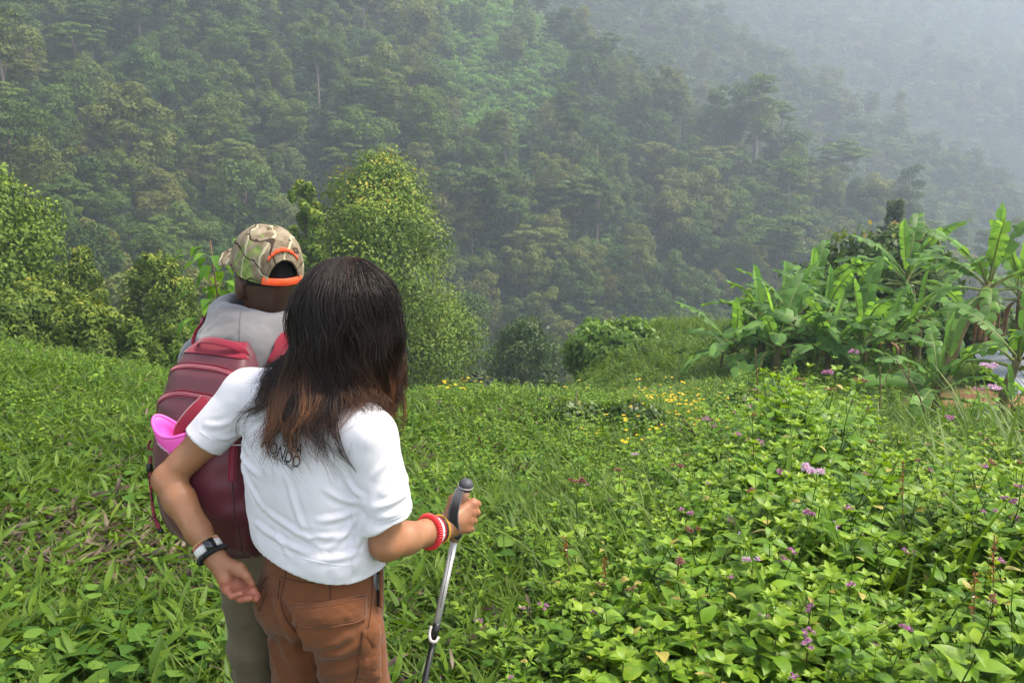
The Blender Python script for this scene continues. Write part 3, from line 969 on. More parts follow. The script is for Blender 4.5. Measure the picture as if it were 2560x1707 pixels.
def floret_head(mb, c, g, r=.028, n=26, mi=2, k=5):
    """a cyme of k fluffy buttons"""
    for q in range(k):
        a = g.uniform(0, 6.28); rr = r * 1.25 * math.sqrt(g.random())
        cc = np.array(c) + np.array([rr * math.cos(a), rr * math.sin(a), g.uniform(.012, .03)])
        tube(mb, [np.array(c) - [0, 0, .03], cc], .0013, 3, .4, 1, False)
        d = unit(g.normal(size=(n, 3))); d[:, 2] = np.abs(d[:, 2]) - .25
        leaf_quads(mb, cc + d * r * .33, d, unit(g.normal(size=(n, 3))), r * .5, r * .2, g.random(n), mi)


def weed_mesh(seed, H, side=3, flower=None):
    g = np.random.default_rng(seed + 500)
    stems, leaves, tips = weed_plan(seed, H, side)
    b_ = MB()
    for p, r in stems: tube(b_, p, r, 4, .4, 1, False)
    for M, tn in leaves:
        sh = leaf_shape(1.0, g.uniform(.48, .66), 6, g.uniform(.15, .5), .22, 'ovate')
        M = np.array(M)
        b_.add(sh[0] @ M[:3, :3].T + M[:3, 3], sh[1], tn, 3 if g.random() < .006 else 0)
    if flower:
        for q in tips[:2]: floret_head(b_, q, g)
    return b_.mesh('leafy_weed', [M_WEED, M_STEM, {'purple': M_PURPLE, 'bud': M_BUD, 'lilac': M_LILAC, None: M_BUD}[flower], M_YLEAF])


WEED = [weed_mesh(s_, H, sd_, f) for s_, H, sd_, f in ((1, .75, 3, None), (2, .9, 4, None), (3, .62, 4, None), (4, .8, 3, None), (5, .95, 4, 'bud'), (6, .7, 3, None), (7, .85, 3, 'purple'))]

# ------------------------------------------------------------------ where the ground cover grows
gp = np.random.default_rng(77)


def spread(n, ymax=44, power=1.0, ymin=1.2):
    """points within the view, thinning with distance"""
    y = ymin * (ymax / ymin) ** gp.random(n) if power == 1 else ymin + (ymax - ymin) * gp.random(n) ** power
    x = (gp.random(n) * 2 - 1) * (.70 * y + 1.1)
    return x, y


def bound(y):                                         # left border of the weed thicket
    return .20 + .33 * (y - 2.7) + .25 * np.sin(y * 1.1)


DRYC = (-1.85, 4.4, 1.25, .7)
in_dry = lambda x, y: np.hypot((x - DRYC[0]) / DRYC[2], (y - DRYC[1]) / DRYC[3]) < 1
FOOT = [(-.40, 1.75), (-.52, 2.0), (-.72, 2.25), (-.55, 2.45)]


def free(x, y, r=.16):
    k = np.ones(len(x), bool)
    for fx, fy in FOOT: k &= np.hypot(x - fx, y - fy) > r
    return k


def cover(name, protos, x, y, scl, idx=None, zoff=0.0, tilt=.12):
    z = ground_z(x, y) + zoff
    n = len(x)
    e = np.interp(x, EDGE_X, EDGE_Y)
    k = (y < e + 6) & free(x, y) & (dirt_at(x, y) < gp.uniform(.02, .45, n))
    rot = np.c_[gp.normal(size=(n, 2)) * tilt, gp.uniform(0, 6.28, n)]
    idx = gp.integers(0, len(protos), n) if idx is None else idx
    return scatter(name, protos, np.c_[x, y, z][k], rot[k], np.broadcast_to(scl, (n,))[k], idx[k])


patch = lambda x, y, s_, sd: vnoise(np.c_[x / s_, y / s_, np.zeros(len(x))], sd)
# grass everywhere, longer and denser to the left
x, y = spread(46000, 42, 1, 1.5)
k = (gp.random(len(x)) < np.where(x < bound(y), 1, .35)) & ~(in_dry(x, y) & (gp.random(len(x)) < .6))
x, y = x[k], y[k]
cover('grass', TUFT, x, y, gp.uniform(.7, 1.35, len(x)) * np.interp(y, [2, 8, 40], [1, 1.15, 2.3]))
x, y = spread(20000, 26, 1, 1.5)
k = (x < bound(y) - .1 + .5 * gp.random(len(x))) & (patch(x, y, .9, 3) > -.35) & ~(in_dry(x, y) & (gp.random(len(x)) < .75))
x, y = x[k], y[k]
cover('broad_grass', BROAD, x, y, gp.uniform(.7, 1.3, len(x)) * np.interp(y, [2, 8, 40], [1, 1.1, 2.0]))
# dry purplish patch left of the couple, and a few by the pole
x = np.r_[gp.normal(-1.85, .75, 620), gp.normal(.12, .5, 170), gp.normal(-2.3, 1.8, 300)]
y = np.r_[gp.normal(4.4, .42, 620), gp.normal(3.0, .5, 170), gp.normal(7, 2.2, 300)]
k = y > 1.5
cover('dry_grass', DRYG, x[k], y[k], gp.uniform(.7, 1.2, k.sum()), zoff=.05)
x, y = gp.uniform(-4, 5, 260), 2.4 + 8 * gp.random(260) ** 1.3
k = np.abs(x) < .66 * y
cover('dead_leaves', DRYG, x[k], y[k], gp.uniform(.6, 1.2, k.sum()), zoff=.1, tilt=.5)
# heart-leaved creepers, lower left corner mostly
x = np.r_[gp.normal(-1.75, .3, 170), gp.uniform(-6, 1.5, 260)]
y = np.r_[gp.normal(2.75, .22, 170), gp.uniform(2.5, 9, 260)]
cover('creeper', HEART, x, y, gp.uniform(.75, 1.25, len(x)))
# herbs across the meadow
x, y = spread(24000, 44, 1, 2.2)
k = gp.random(len(x)) < np.where(x > bound(y), .9, np.where(x > -.12 * y + .35, .6, np.where(y > 6, .22, .03))) * (patch(x, y, 1.6, 9) > -.35)
x, y = x[k], y[k]
cover('herbs', HERB, x, y, gp.uniform(.5, 1.0, len(x)) * np.interp(y, [2, 8, 40], [1, 1.1, 2.0]))
# yellow-flowered herbs in drifts
YC = [(1150, 1050, 10.8, .3, 7), (1740, 1035, 11.6, .7, 22), (1850, 1060, 10.6, .6, 18), (1650, 1000, 13, .7, 6), (1550, 1140, 7.8, .25, 3), (1640, 1110, 8.6, .4, 4)]
xs, ys = [], []
for cu, cv, Y, r, n in YC:
    p = P(cu, cv, Y)
    xs.append(gp.normal(p.x, r, n)); ys.append(gp.normal(Y, r, n))
x, y = np.concatenate(xs), np.concatenate(ys)
cover('yellow_herbs', YEL, x, y, gp.uniform(.8, 1.3, len(x)))
# the thicket of leafy weeds on the right
x, y = spread(5200, 15, 1.25, 2.3)
k = ~((x > .34 * y) & (y > 9.5)) & (x > bound(y) + .25 * gp.normal(size=len(x))) & (gp.random(len(x)) < np.interp(y, [2.3, 4, 15], [.8, .9, 1]))
k &= np.hypot((x - 1.78) / .36, (y - 3.22) / .27) > 1                          # the dark hollow
x, y = x[k], y[k]
capz = np.interp(x / y, [.27, .44], [1.7, 0]) + np.maximum(.15, 1.30 - .122 * y)        # lower towards the bare bank
hv = np.interp(x - bound(y), [-.4, .4, 1.6, 4], [.45, .62, .86, 1.0]) * gp.uniform(.75, 1.15, len(x)) * np.interp(y, [2.3, 3.4, 6], [.72, .92, 1.22]) * 1.0
hv *= 1 + .30 * patch(x, y, .75, 57) + .16 * ((x > .22 * y) & (y < 7))          # uneven mounds
hv = np.minimum(hv, capz)
cover('weed_thicket', WEED, x, y, hv, gp.choice(7, len(x), p=[.18, .18, .18, .18, .05, .18, .05]))
# taller loose grass in the gap right of the pole and among the weeds
x = np.r_[gp.normal(.45, .30, 260), gp.uniform(.2, 6, 420), gp.normal(.1, 1.2, 160)]
y = np.r_[gp.normal(4.1, .8, 260), gp.uniform(3.0, 9, 420), gp.normal(7.5, 1.5, 160)]
k = y > 2.6
cover('tall_grass', TUFT, x[k], y[k], gp.uniform(1.1, 2.0, k.sum()) * np.interp(x[k] - bound(y[k]), [0, 1], [1, 1.9]), tilt=.2)
# looser weeds over the middle meadow
x, y = spread(3800, 30, 1.0, 3.0)
k = (x < bound(y) + .3) & (x > -.10 * y - .1) & (patch(x, y, 1.7, 31) > .12)
x, y = x[k], y[k]
cover('meadow_weeds', WEED, x, y, gp.uniform(.28, .5, len(x)) * np.interp(y, [3, 10, 30], [1, 1, 1.5]), gp.choice(7, len(x), p=[.18, .18, .18, .18, .05, .2, .03]))
# weeds on the left crest
x, y = gp.uniform(-9, -3, 260), gp.uniform(9.5, 13.5, 260)
cover('crest_weeds', WEED + HERB, x, y, gp.uniform(.25, .55, 260))


# ------------------------------------------------------------------ single plants in front
def near_weed(u, v, Y, seed, H, label, name='leafy_weed', group='leafy weeds at the front of the thicket', flower=None, side=3, yellow=0.02, fsize=.028, k=5, cat='plant', heads=1):
    p = P(u, v, Y)
    z = gz(p.x, Y)
    H = max(.25, p.z - z + .03)
    g = np.random.default_rng(seed)
    stems, leaves, tips = weed_plan(seed, H, side)
    top = tips[0]
    r = empty(name, (p.x - top[0] * .6, Y - top[1] * .6, z), 0, label, cat, group)
    b_ = MB()
    for q, rr in stems: tube(b_, q, rr, 5, .4, 0, False)
    b_.build('stem', [M_STEM], r)
    for M, tn in leaves:
        me = YLEAF if g.random() < yellow else WLEAF[int(np.clip(tn * 4, 0, 3))]
        o = link('leaf', me, r)
        o.matrix_local = M
    if flower:
        for tp in tips[:heads]:
            b_ = MB()
            floret_head(b_, tp + np.array([0, 0, .05]), g, fsize, 34, 0, k)
            tube(b_, [tp, tp + np.array([0, 0, .05])], .0018, 4, .5, 1, False)
            b_.build('flower_head', [{'purple': M_PURPLE, 'lilac': M_LILAC, 'bud': M_BUD}[flower], M_STEM], r)
    return r


FW = 'flowering weeds of the thicket'
FLOW = [(2020, 1195, 3.6, 'lilac', .045, 5, 2, 'weed with the largest pale lilac flower cluster, in the open thicket'),
        (1440, 1225, 4.3, 'bud', .034, 5, 1, 'weed with a dull pink flower head right of the hiking pole knob'),
        (1548, 1185, 4.9, 'bud', .026, 3, 1, 'weed with small dull buds between pole and pale lilac cluster'),
        (1583, 1150, 5.6, 'lilac', .028, 3, 1, 'weed with one pale pink head at the open meadow gap'),
        (1700, 1180, 4.6, 'bud', .028, 4, 1, 'weed with dull mauve buds left of the pale lilac cluster'),
        (1755, 1295, 3.5, 'purple', .026, 3, 1, 'weed with purple buttons below the dull mauve buds'),
        (1745, 1355, 3.2, 'bud', .026, 4, 1, 'weed with brownish buds below the purple buttons'),
        (1708, 1410, 2.95, 'bud', .026, 4, 1, 'weed with brown closed buds at the thicket border'),
        (1850, 1425, 2.9, 'lilac', .026, 4, 1, 'weed with faded pinkish double head in the lower thicket'),
        (1885, 1340, 3.25, 'lilac', .020, 2, 1, 'weed with a tiny lilac head above the faded double one'),
        (2012, 1302, 3.3, 'purple', .028, 4, 1, 'weed with a mauve head under the largest pale cluster'),
        (2485, 1262, 3.6, 'purple', .026, 5, 2, 'weed with bright purple buttons near the right edge'),
        (2445, 1300, 3.4, 'purple', .024, 2, 1, 'weed with one magenta head left of the bright purple buttons'),
        (2350, 1150, 4.6, 'bud', .026, 3, 1, 'weed with dusky pink buds high on the right'),
        (2020, 1545, 2.75, 'purple', .022, 3, 1, 'weed with a rosy head in the low middle of the thicket'),
        (2020, 1645, 2.55, 'purple', .022, 4, 1, 'weed with three rosy heads near the bottom edge'),
        (2245, 1605, 2.6, 'purple', .024, 4, 2, 'weed with rosy twin heads by the dark hollow'),
        (1770, 1060, 7.5, 'purple', .042, 4, 2, 'tall weed with lilac-purple balls before the yellow flowers'),
        (2070, 940, 8.0, 'purple', .055, 5, 1, 'tall weed with a vivid purple head before the banana stems'),
        (2145, 880, 9.0, 'purple', .045, 4, 1, 'tallest purple weed, in front of the banana leaves'),
        (2012, 955, 9.0, 'bud', .045, 4, 1, 'tall weed with pink buds left of the vivid purple head'),
        (2470, 925, 9.0, 'lilac', .07, 7, 2, 'tall weed with wide lilac head against the bare earth'),
        (2440, 975, 8.0, 'purple', .045, 4, 1, 'tall weed with purple head below the wide lilac one'),
        (2390, 1050, 6.5, 'purple', .04, 4, 1, 'weed with lilac head under the dug earth bank'),
        (1885, 1055, 7.0, 'lilac', .045, 5, 1, 'weed with pinkish head right of the yellow flowers'),
        (2170, 1035, 6.5, 'purple', .032, 3, 1, 'weed with purple buttons in the upper thicket')]
for i, (u, v, Y, fl, fs, k, hd, lab) in enumerate(FLOW):
    near_weed(u, v, Y, 900 + i, .7, lab, 'flowering_weed', FW, fl, 2, .02, fs, k, 'flower', hd)
LEAFY = [(1510, 1490, 2.75, 'weed beside the lower part of the hiking pole'), (1640, 1545, 2.6, 'fresh green weed at the lower left of the thicket'),
         (1760, 1490, 2.7, 'broad-leaved weed under the brown closed buds'), (1930, 1555, 2.55, 'big-leaved weed low in the middle of the thicket'),
         (2085, 1440, 2.8, 'tall pale green weed standing up before the dark hollow'), (2280, 1545, 2.6, 'weed with round leaves at the edge of the dark hollow'),
         (2400, 1390, 2.8, 'weed with hanging leaves over the dark hollow'), (2500, 1340, 3.0, 'weed at the right edge above the dark hollow'),
         (2500, 1560, 2.5, 'weed in the lower right corner'), (2370, 1620, 2.45, 'weed at the bottom edge left of the corner'),
         (2140, 1600, 2.5, 'weed at the bottom between two rosy flowers'), (1820, 1630, 2.45, 'leafy weed at the bottom edge of the thicket'),
         (1550, 1640, 2.5, 'low weed at the bottom edge right of the pole'), (2200, 1330, 3.1, 'weed with light leaves above the dark hollow'),
         (1640, 1330, 3.3, 'weed at the thicket border beside the purple buttons'), (1400, 1330, 3.6, 'lone weed in the grass right of the hand'),
         (1560, 1240, 4.2, 'upright weed in the grassy gap'), (2300, 1230, 3.7, 'weed left of the bright purple buttons')]
for i, (u, v, Y, lab) in enumerate(LEAFY):
    near_weed(u, v, Y, 950 + i, .7, lab, yellow=.03, side=4 if i % 2 else 3)

# rusty seed spikes
for i, (u, v, Y, lab) in enumerate([(2260, 1155, 3.6, 'rusty orange seed spike in the middle of the thicket'), (2490, 1340, 2.7, 'rusty seed spike hanging at the right edge'),
                                    (2440, 1430, 2.6, 'orange seed spike over the dark hollow'), (1415, 1345, 3.4, 'small red seed spike in the grass right of the pole'), (1510, 1395, 3.2, 'short red seed spike in the grass gap')]):
    p = P(u, v, Y); z = gz(p.x, Y); H = max(.3, p.z - z)
    r = empty('seed_spike', (p.x, Y, z), 0, lab, 'seed spike', 'rusty seed spikes')
    b_ = MB(); pts = spline([(0, 0, -.03), (.02, 0, H * .5), (.0, .01, H)], 8)
    tube(b_, pts, .0022, 4, .5, 0, False); b_.build('stem', [M_BSTEM], r)
    gq = np.random.default_rng(60 + i); n = 44; hh = gq.uniform(H - (.15 if i < 3 else .07), H, n)
    d = unit(gq.normal(size=(n, 3)))
    b_ = MB(); leaf_quads(b_, np.c_[np.zeros((n, 2)), hh] + d * .016 * gq.random((n, 1)), d, unit(gq.normal(size=(n, 3))), .011, .007, gq.random(n))
    b_.build('seed_head', [M_RUST], r)
# ------------------------------------------------------------------ banana plants
M_BAN = leaf_mat('banana_leaf', [(0, (0.064, 0.136, 0.032)), (.4, (0.119, 0.240, 0.055)), (.75, (0.208, 0.399, 0.087)), (1, (0.319, 0.573, 0.096))], None, .38, .42, .5)
M_RIB = leaf_mat('banana_midrib', [(0, (.16, .22, .06)), (1, (.30, .34, .12))], None, .5, .2)
M_PSEU = plain_mat('banana_stem', (.15, .13, .055), .8, .2, .45, 6, .4, 14, stretch=(1, 1, .3))
M_DEADL = plain_mat('dead_banana_leaf', (.20, .13, .07), .9, .1, .4, 8)
gb = np.random.default_rng(8)


def banana_leaf(seed, L=1.0, W=.26, bend=.9, torn=.5, young=False):
    """blade along +Y then arching down; torn into strips. unit length 1"""
    g = np.random.default_rng(seed)
    n = 30
    s_ = np.linspace(0, 1, n)
    ang = .25 - bend * np.clip(s_ - .1, 0, 1) ** 1.2 * 1.9
    dy, dz = np.cos(ang) / n, np.sin(ang) / n
    y, z = np.cumsum(dy), np.cumsum(dz)
    wd = np.interp(s_, [0, .14, .2, .35, .6, .85, .95, 1], [0, 0, .5, .9, 1, .8, .5, .05]) * W
    mb = MB()
    base = .35 if not young else .58
    for sd_ in (-1, 1):
        i = 4
        while i < n - 1:
            k = int(g.integers(1, 5)) if g.random() < torn else int(g.integers(4, 8))
            k = min(k, n - 1 - i)
            lift = g.uniform(.05, .5) if not young else .75
            drop = g.uniform(-.15, .75) * torn
            sk = g.uniform(-.02, .05)
            V = []
            for q in range(k + 1):
                j = i + q
                ww = wd[j] * (1 - .06 * (q in (0, k)))
                dn = lift - drop
                e = .992 if q == k else 1.0
                V += [(0, y[j], z[j]), (sd_ * ww * .55, y[j] + sk * .5 - (.004 if q == k else 0), z[j] + ww * .5 * lift),
                      (sd_ * ww * .97, y[j] + sk - (.010 if q == k else 0), z[j] + ww * (.5 * lift + .45 * (lift - 2 * abs(drop) - .25)))]
            F = []
            for q in range(k):
                a = q * 3
                for c_ in range(2):
                    f = (a + c_, a + c_ + 1, a + c_ + 4, a + c_ + 3)
                    F.append(f if sd_ > 0 else f[::-1])
            mb.add(V, F, np.clip(base + g.normal() * .16, 0, 1), 0)
            i += k
    tube(mb, np.c_[np.zeros(n), y, z - .004][:n - 1:2], np.linspace(.016, .003, n)[:n - 1:2], 5, .6, 1)
    return mb.mesh('leaf', [M_BAN, M_RIB])


BL = [banana_leaf(70 + i, 1, .100 + .012 * (i % 3), .42 + .085 * i, [.7, .95, 1.1][i % 3]) for i in range(9)]
BLY = [banana_leaf(90 + i, 1, .085, .05, .1, True) for i in range(2)]


def banana(u, v, Y, base_dx, leaf_len, n, label, seed, lean_dead=True, small=False):
    g = np.random.default_rng(seed)
    c = P(u, v, Y)
    bx = c.x + base_dx
    z0_ = gz(bx, Y)
    H = max(.35, c.z - z0_)
    r = empty('banana_plant', (bx, Y, z0_), 0, label, 'banana plant', 'banana plants on the right slope')
    b_ = MB()
    tr_ = .085 * leaf_len / 1.7
    tube(b_, spline([(0, 0, -.2), (-base_dx * .35, 0, H * .5), (-base_dx, 0, H)], 7), np.linspace(tr_ * 1.25, tr_ * .6, 7), 9, .5)
    b_.build('stem', [M_PSEU], r)
    n += 3
    for i in range(n):
        a = i * 2.4 + g.normal() * .3 + seed
        h = i / max(n - 1, 1)
        k = int(np.clip((1 - h) * 7 + g.normal() * 1.2, 0, 8))
        me = BLY[i % 2] if (i == n - 1) else BL[k]
        o = link('leaf', me, r)
        L = leaf_len * g.uniform(.85, 1.12) * (.72 if i == n - 1 else 1)
        pitch = np.interp(h, [0, .5, .85, 1], [-.25, .42, .78, 1.2]) + g.normal() * .15
        o.matrix_local = Matrix.Translation((-base_dx, 0, H - .12 * leaf_len * (1 - h))) @ Matrix.Rotation(a, 4, 'Z') @ Matrix.Rotation(pitch, 4, 'X') @ Matrix.Rotation(g.normal() * .25, 4, 'Y') @ Matrix.Scale(L, 4)
    if lean_dead:
        b_ = MB()
        for i in range(5):
            a = g.uniform(0, 6.28)
            q = np.array([(-base_dx, 0, H * .92), (-base_dx + .22 * math.cos(a), .22 * math.sin(a), H * .8), (-base_dx + .27 * math.cos(a), .27 * math.sin(a), H * .35)])
            tube(b_, spline(q, 7), [.02, .03, .05, .06, .06, .05, .02], 5, .5, 0, True, .35)
        b_.build('dead_leaf', [M_DEADL], r)
    return r


BANANAS = [(1832, 868, 19.5, .02, 1.75, 9, 'leftmost banana plant, standing alone with drooping leaves'),
           (1905, 800, 20.5, .05, 1.9, 9, 'banana plant second from the left in the dense clump'),
           (1990, 815, 19.5, .0, 1.9, 10, 'banana plant in the middle front of the dense clump'),
           (1960, 765, 22, .1, 1.8, 8, 'banana plant at the back of the dense clump, upright leaves'),
           (2060, 790, 21, .0, 1.9, 10, 'banana plant right of the clump middle with light torn leaves'),
           (2075, 870, 18.5, .0, 1.7, 9, 'low banana plant at the front of the dense clump'),
           (2150, 855, 19, -.05, 1.9, 10, 'banana plant at the right end of the dense clump'),
           (2180, 770, 22, .1, 1.7, 8, 'banana plant under the tall one, dim leaves'),
           (2268, 690, 22, .0, 2.0, 12, 'tallest banana plant in front of the dark tree'),
           (2300, 800, 20.5, .0, 1.8, 7, 'banana plant below the tallest, with one upright bright leaf'),
           (2472, 705, 17, -.75, 1.9, 10, 'tall leaning banana plant with dark bare stem'),
           (2550, 730, 18, .1, 1.8, 9, 'banana plant with bright torn leaves by the right edge'),
           (2345, 965, 12.5, .0, 1.45, 6, 'small banana plant in front of the bare earth bank'),
           (2548, 890, 12, -.22, 1.6, 6, 'banana plant cut by the right edge before the tin roof'),
           (1945, 855, 18.8, .0, 1.8, 9, 'banana plant at the lower left of the dense clump'), (2030, 745, 22.5, .05, 1.8, 9, 'banana plant standing out at the top of the dense clump'),
           (2105, 790, 22, .0, 1.8, 9, 'banana plant behind the middle of the dense clump'), (2225, 850, 19.5, .0, 1.7, 9, 'banana plant below the tallest, right of the dense clump'),
           (1985, 1000, 13, .0, .8, 4, 'young banana sucker beside the dark round bush'),
           (2530, 1010, 11, .1, .8, 4, 'young banana shoot at the right edge')]
for i, (u, v, Y, dx, L, n, lab) in enumerate(BANANAS):
    banana(u, v, Y, dx, L, n, lab, 300 + i, i < 12 or 13 < i < 18)

# ------------------------------------------------------------------ shed with tin roof below the bank
M_TIN = plain_mat('tin_sheet', (.20, .215, .24), .55, .4, .25, 3, .1, 30, metal=.25)
M_MUD = plain_mat('mud_wall', (.30, .18, .10), .95, .1, .25, 3, .6, 20)
M_WOOD = plain_mat('rough_timber', (.20, .14, .09), .9, .15, .3, 5, .3, 30)
rx, ry = 11.1, 17.0
rz = gz(9.6, 16.6)
shed = empty('shed', (rx, ry, rz - 1.6), R(-18), 'low mud shed with grey tin roof cut by the right edge', 'shed')
b_ = MB()
W, Ln = 2.6, 3.4
for (cx, cy_, sx_, sy_) in ((0, -Ln / 2 + .3, W - .5, .16), (0, Ln / 2 - .3, W - .5, .16), (-W / 2 + .3, 0, .16, Ln - .6), (W / 2 - .3, 0, .16, Ln - .6)):
    V = [(cx + a * sx_ / 2, cy_ + q * sy_ / 2, z) for z in (-.6, 1.62) for a, q in ((-1, -1), (1, -1), (1, 1), (-1, 1))]
    b_.add(V, [(0, 3, 2, 1), (4, 5, 6, 7), (0, 1, 5, 4), (1, 2, 6, 5), (2, 3, 7, 6), (3, 0, 4, 7)])
b_.build('wall', M_MUD, shed, False)
for kx in range(4):                                   # roof sheets, corrugated, each lapping the next
    b_ = MB()
    n = 33
    xs_ = np.linspace(0, W / 4 + .04, n)
    zz =   .009 * np.cos(xs_ / .076 * 2 * np.pi)
    V, F = [], []
    for j, yy in enumerate((-Ln / 2, Ln / 2)):
        for dz in (0, -.004):
            V += [(-W / 2 + kx * W / 4 + xs_[i], yy, 1.72 + .22 * (yy / Ln + .5) + zz[i] + dz + .006 * (kx % 2)) for i in range(n)]
    for i in range(n - 1):
        F += [(i, i + 1, 2 * n + i + 1, 2 * n + i), (n + i + 1, n + i, 3 * n + i, 3 * n + i + 1), (i + 1, i, n + i, n + i + 1), (2 * n + i, 2 * n + i + 1, 3 * n + i + 1, 3 * n + i)]
    b_.add(V, F)
    b_.build('roof_sheet', M_TIN, shed)
b_ = MB()
tube(b_, [(-W / 2 + .03, -Ln / 2, 1.67), (W / 2, -Ln / 2, 1.67)], .035, 6); b_.build('beam', M_WOOD, shed)
b_ = MB()
tube(b_, [(-W / 2 + .03, Ln / 2, 1.87), (W / 2, Ln / 2, 1.87)], .035, 6); b_.build('beam', M_WOOD, shed)

# bare stalks in front of the bananas
for i, (u0, v0, u1, v1, Y, lab) in enumerate([(1890, 1000, 1888, 870, 10.5, 'thin bare stalk before the banana clump'), (2195, 1000, 2200, 915, 10, 'bare brown stalk in front of the banana stems'),
                                             (2330, 1010, 2240, 900, 9, 'slanting bare stalk by the small banana plant'), (2040, 1120, 2035, 1000, 7, 'dry pale stalk in the upper thicket'), (1745, 1115, 1705, 1045, 8, 'bent yellow grass stalk by the yellow flowers')]):
    a, q = P(u0, v0, Y), P(u1, v1, Y)
    z = gz(a.x, Y)
    b_ = MB()
    tube(b_, spline([(0, 0, -.05), ((q.x - a.x) * .3 + .03, 0, (q.z - z) * .5), (q.x - a.x, 0, q.z - z)], 8), np.linspace(.014, .006, 8), 5)
    limb(b_, ((q.x - a.x) * .6, 0, (q.z - z) * .7), (q.x - a.x + .18, .1, (q.z - z) * .95), .007, .003, gb, mi=0)
    o = b_.build('dry_stalk', M_BSTEM, None, True, (a.x, Y, z))
    tag(o, lab, 'stalk', 'bare stalks')

# broad-leaved sapling beside the man's head
M_SAP = leaf_mat('sapling_leaf', [(0, (.05, .12, .02)), (.5, (.10, .22, .03)), (1, (.20, .36, .04))], None, .35, .45, .5)
SL = leaf_shape(1.0, .62, 7, .35, .18, 'heart'); b_ = MB(); b_.add(SL[0], SL[1], .45); SLM = b_.mesh('leaf', [M_SAP])
b_ = MB(); b_.add(SL[0], SL[1], .85); SLM2 = b_.mesh('leaf', [M_SAP])
Ys = 6.5
p0 = P(545, 800, Ys)
sz = gz(p0.x, Ys)
sap = empty('sapling', (p0.x, Ys, sz), 0, 'broad-leaved green sapling behind the man, left of his face', 'sapling')
b_ = MB()
topz = P(545, 600, Ys).z - sz
tube(b_, spline([(0, 0, -.05), (.03, 0, topz * .5), (-.02, 0, topz)], 9), np.linspace(.012, .005, 9), 6)
b_.build('stem', [M_BSTEM], sap)
gs = np.random.default_rng(4)
for i in range(120):
    h = gs.uniform(.35, 1.0); a = gs.uniform(0, 6.28); r = gs.uniform(.08, .34) * (1.25 - .6 * h)
    o = link('leaf', SLM if gs.random() < .6 else SLM2, sap)
    o.matrix_local = Matrix.Translation((r * math.cos(a), r * math.sin(a), topz * h)) @ Matrix.Rotation(a - 1.57, 4, 'Z') @ Matrix.Rotation(gs.uniform(-1.0, .1), 4, 'X') @ Matrix.Scale(gs.uniform(.085, .135), 4)
for (u, v, s_) in ((748, 705, .15), (742, 735, .14), (735, 690, .12)):
    p = P(u, v, Ys)
    o = link('leaf', SLM2, sap)
    o.matrix_local = Matrix.Translation((p.x - p0.x, 0, p.z - sz)) @ Matrix.Rotation(1.0, 4, 'Z') @ Matrix.Rotation(-.6, 4, 'X') @ Matrix.Scale(s_, 4)
    b_ = MB(); tube(b_, spline([(0.02, 0, topz * .4), ((p.x - p0.x) * .6, 0, topz * .6), (p.x - p0.x, 0, p.z - sz)], 7), .003, 4); b_.build('twig', [M_BSTEM], sap)
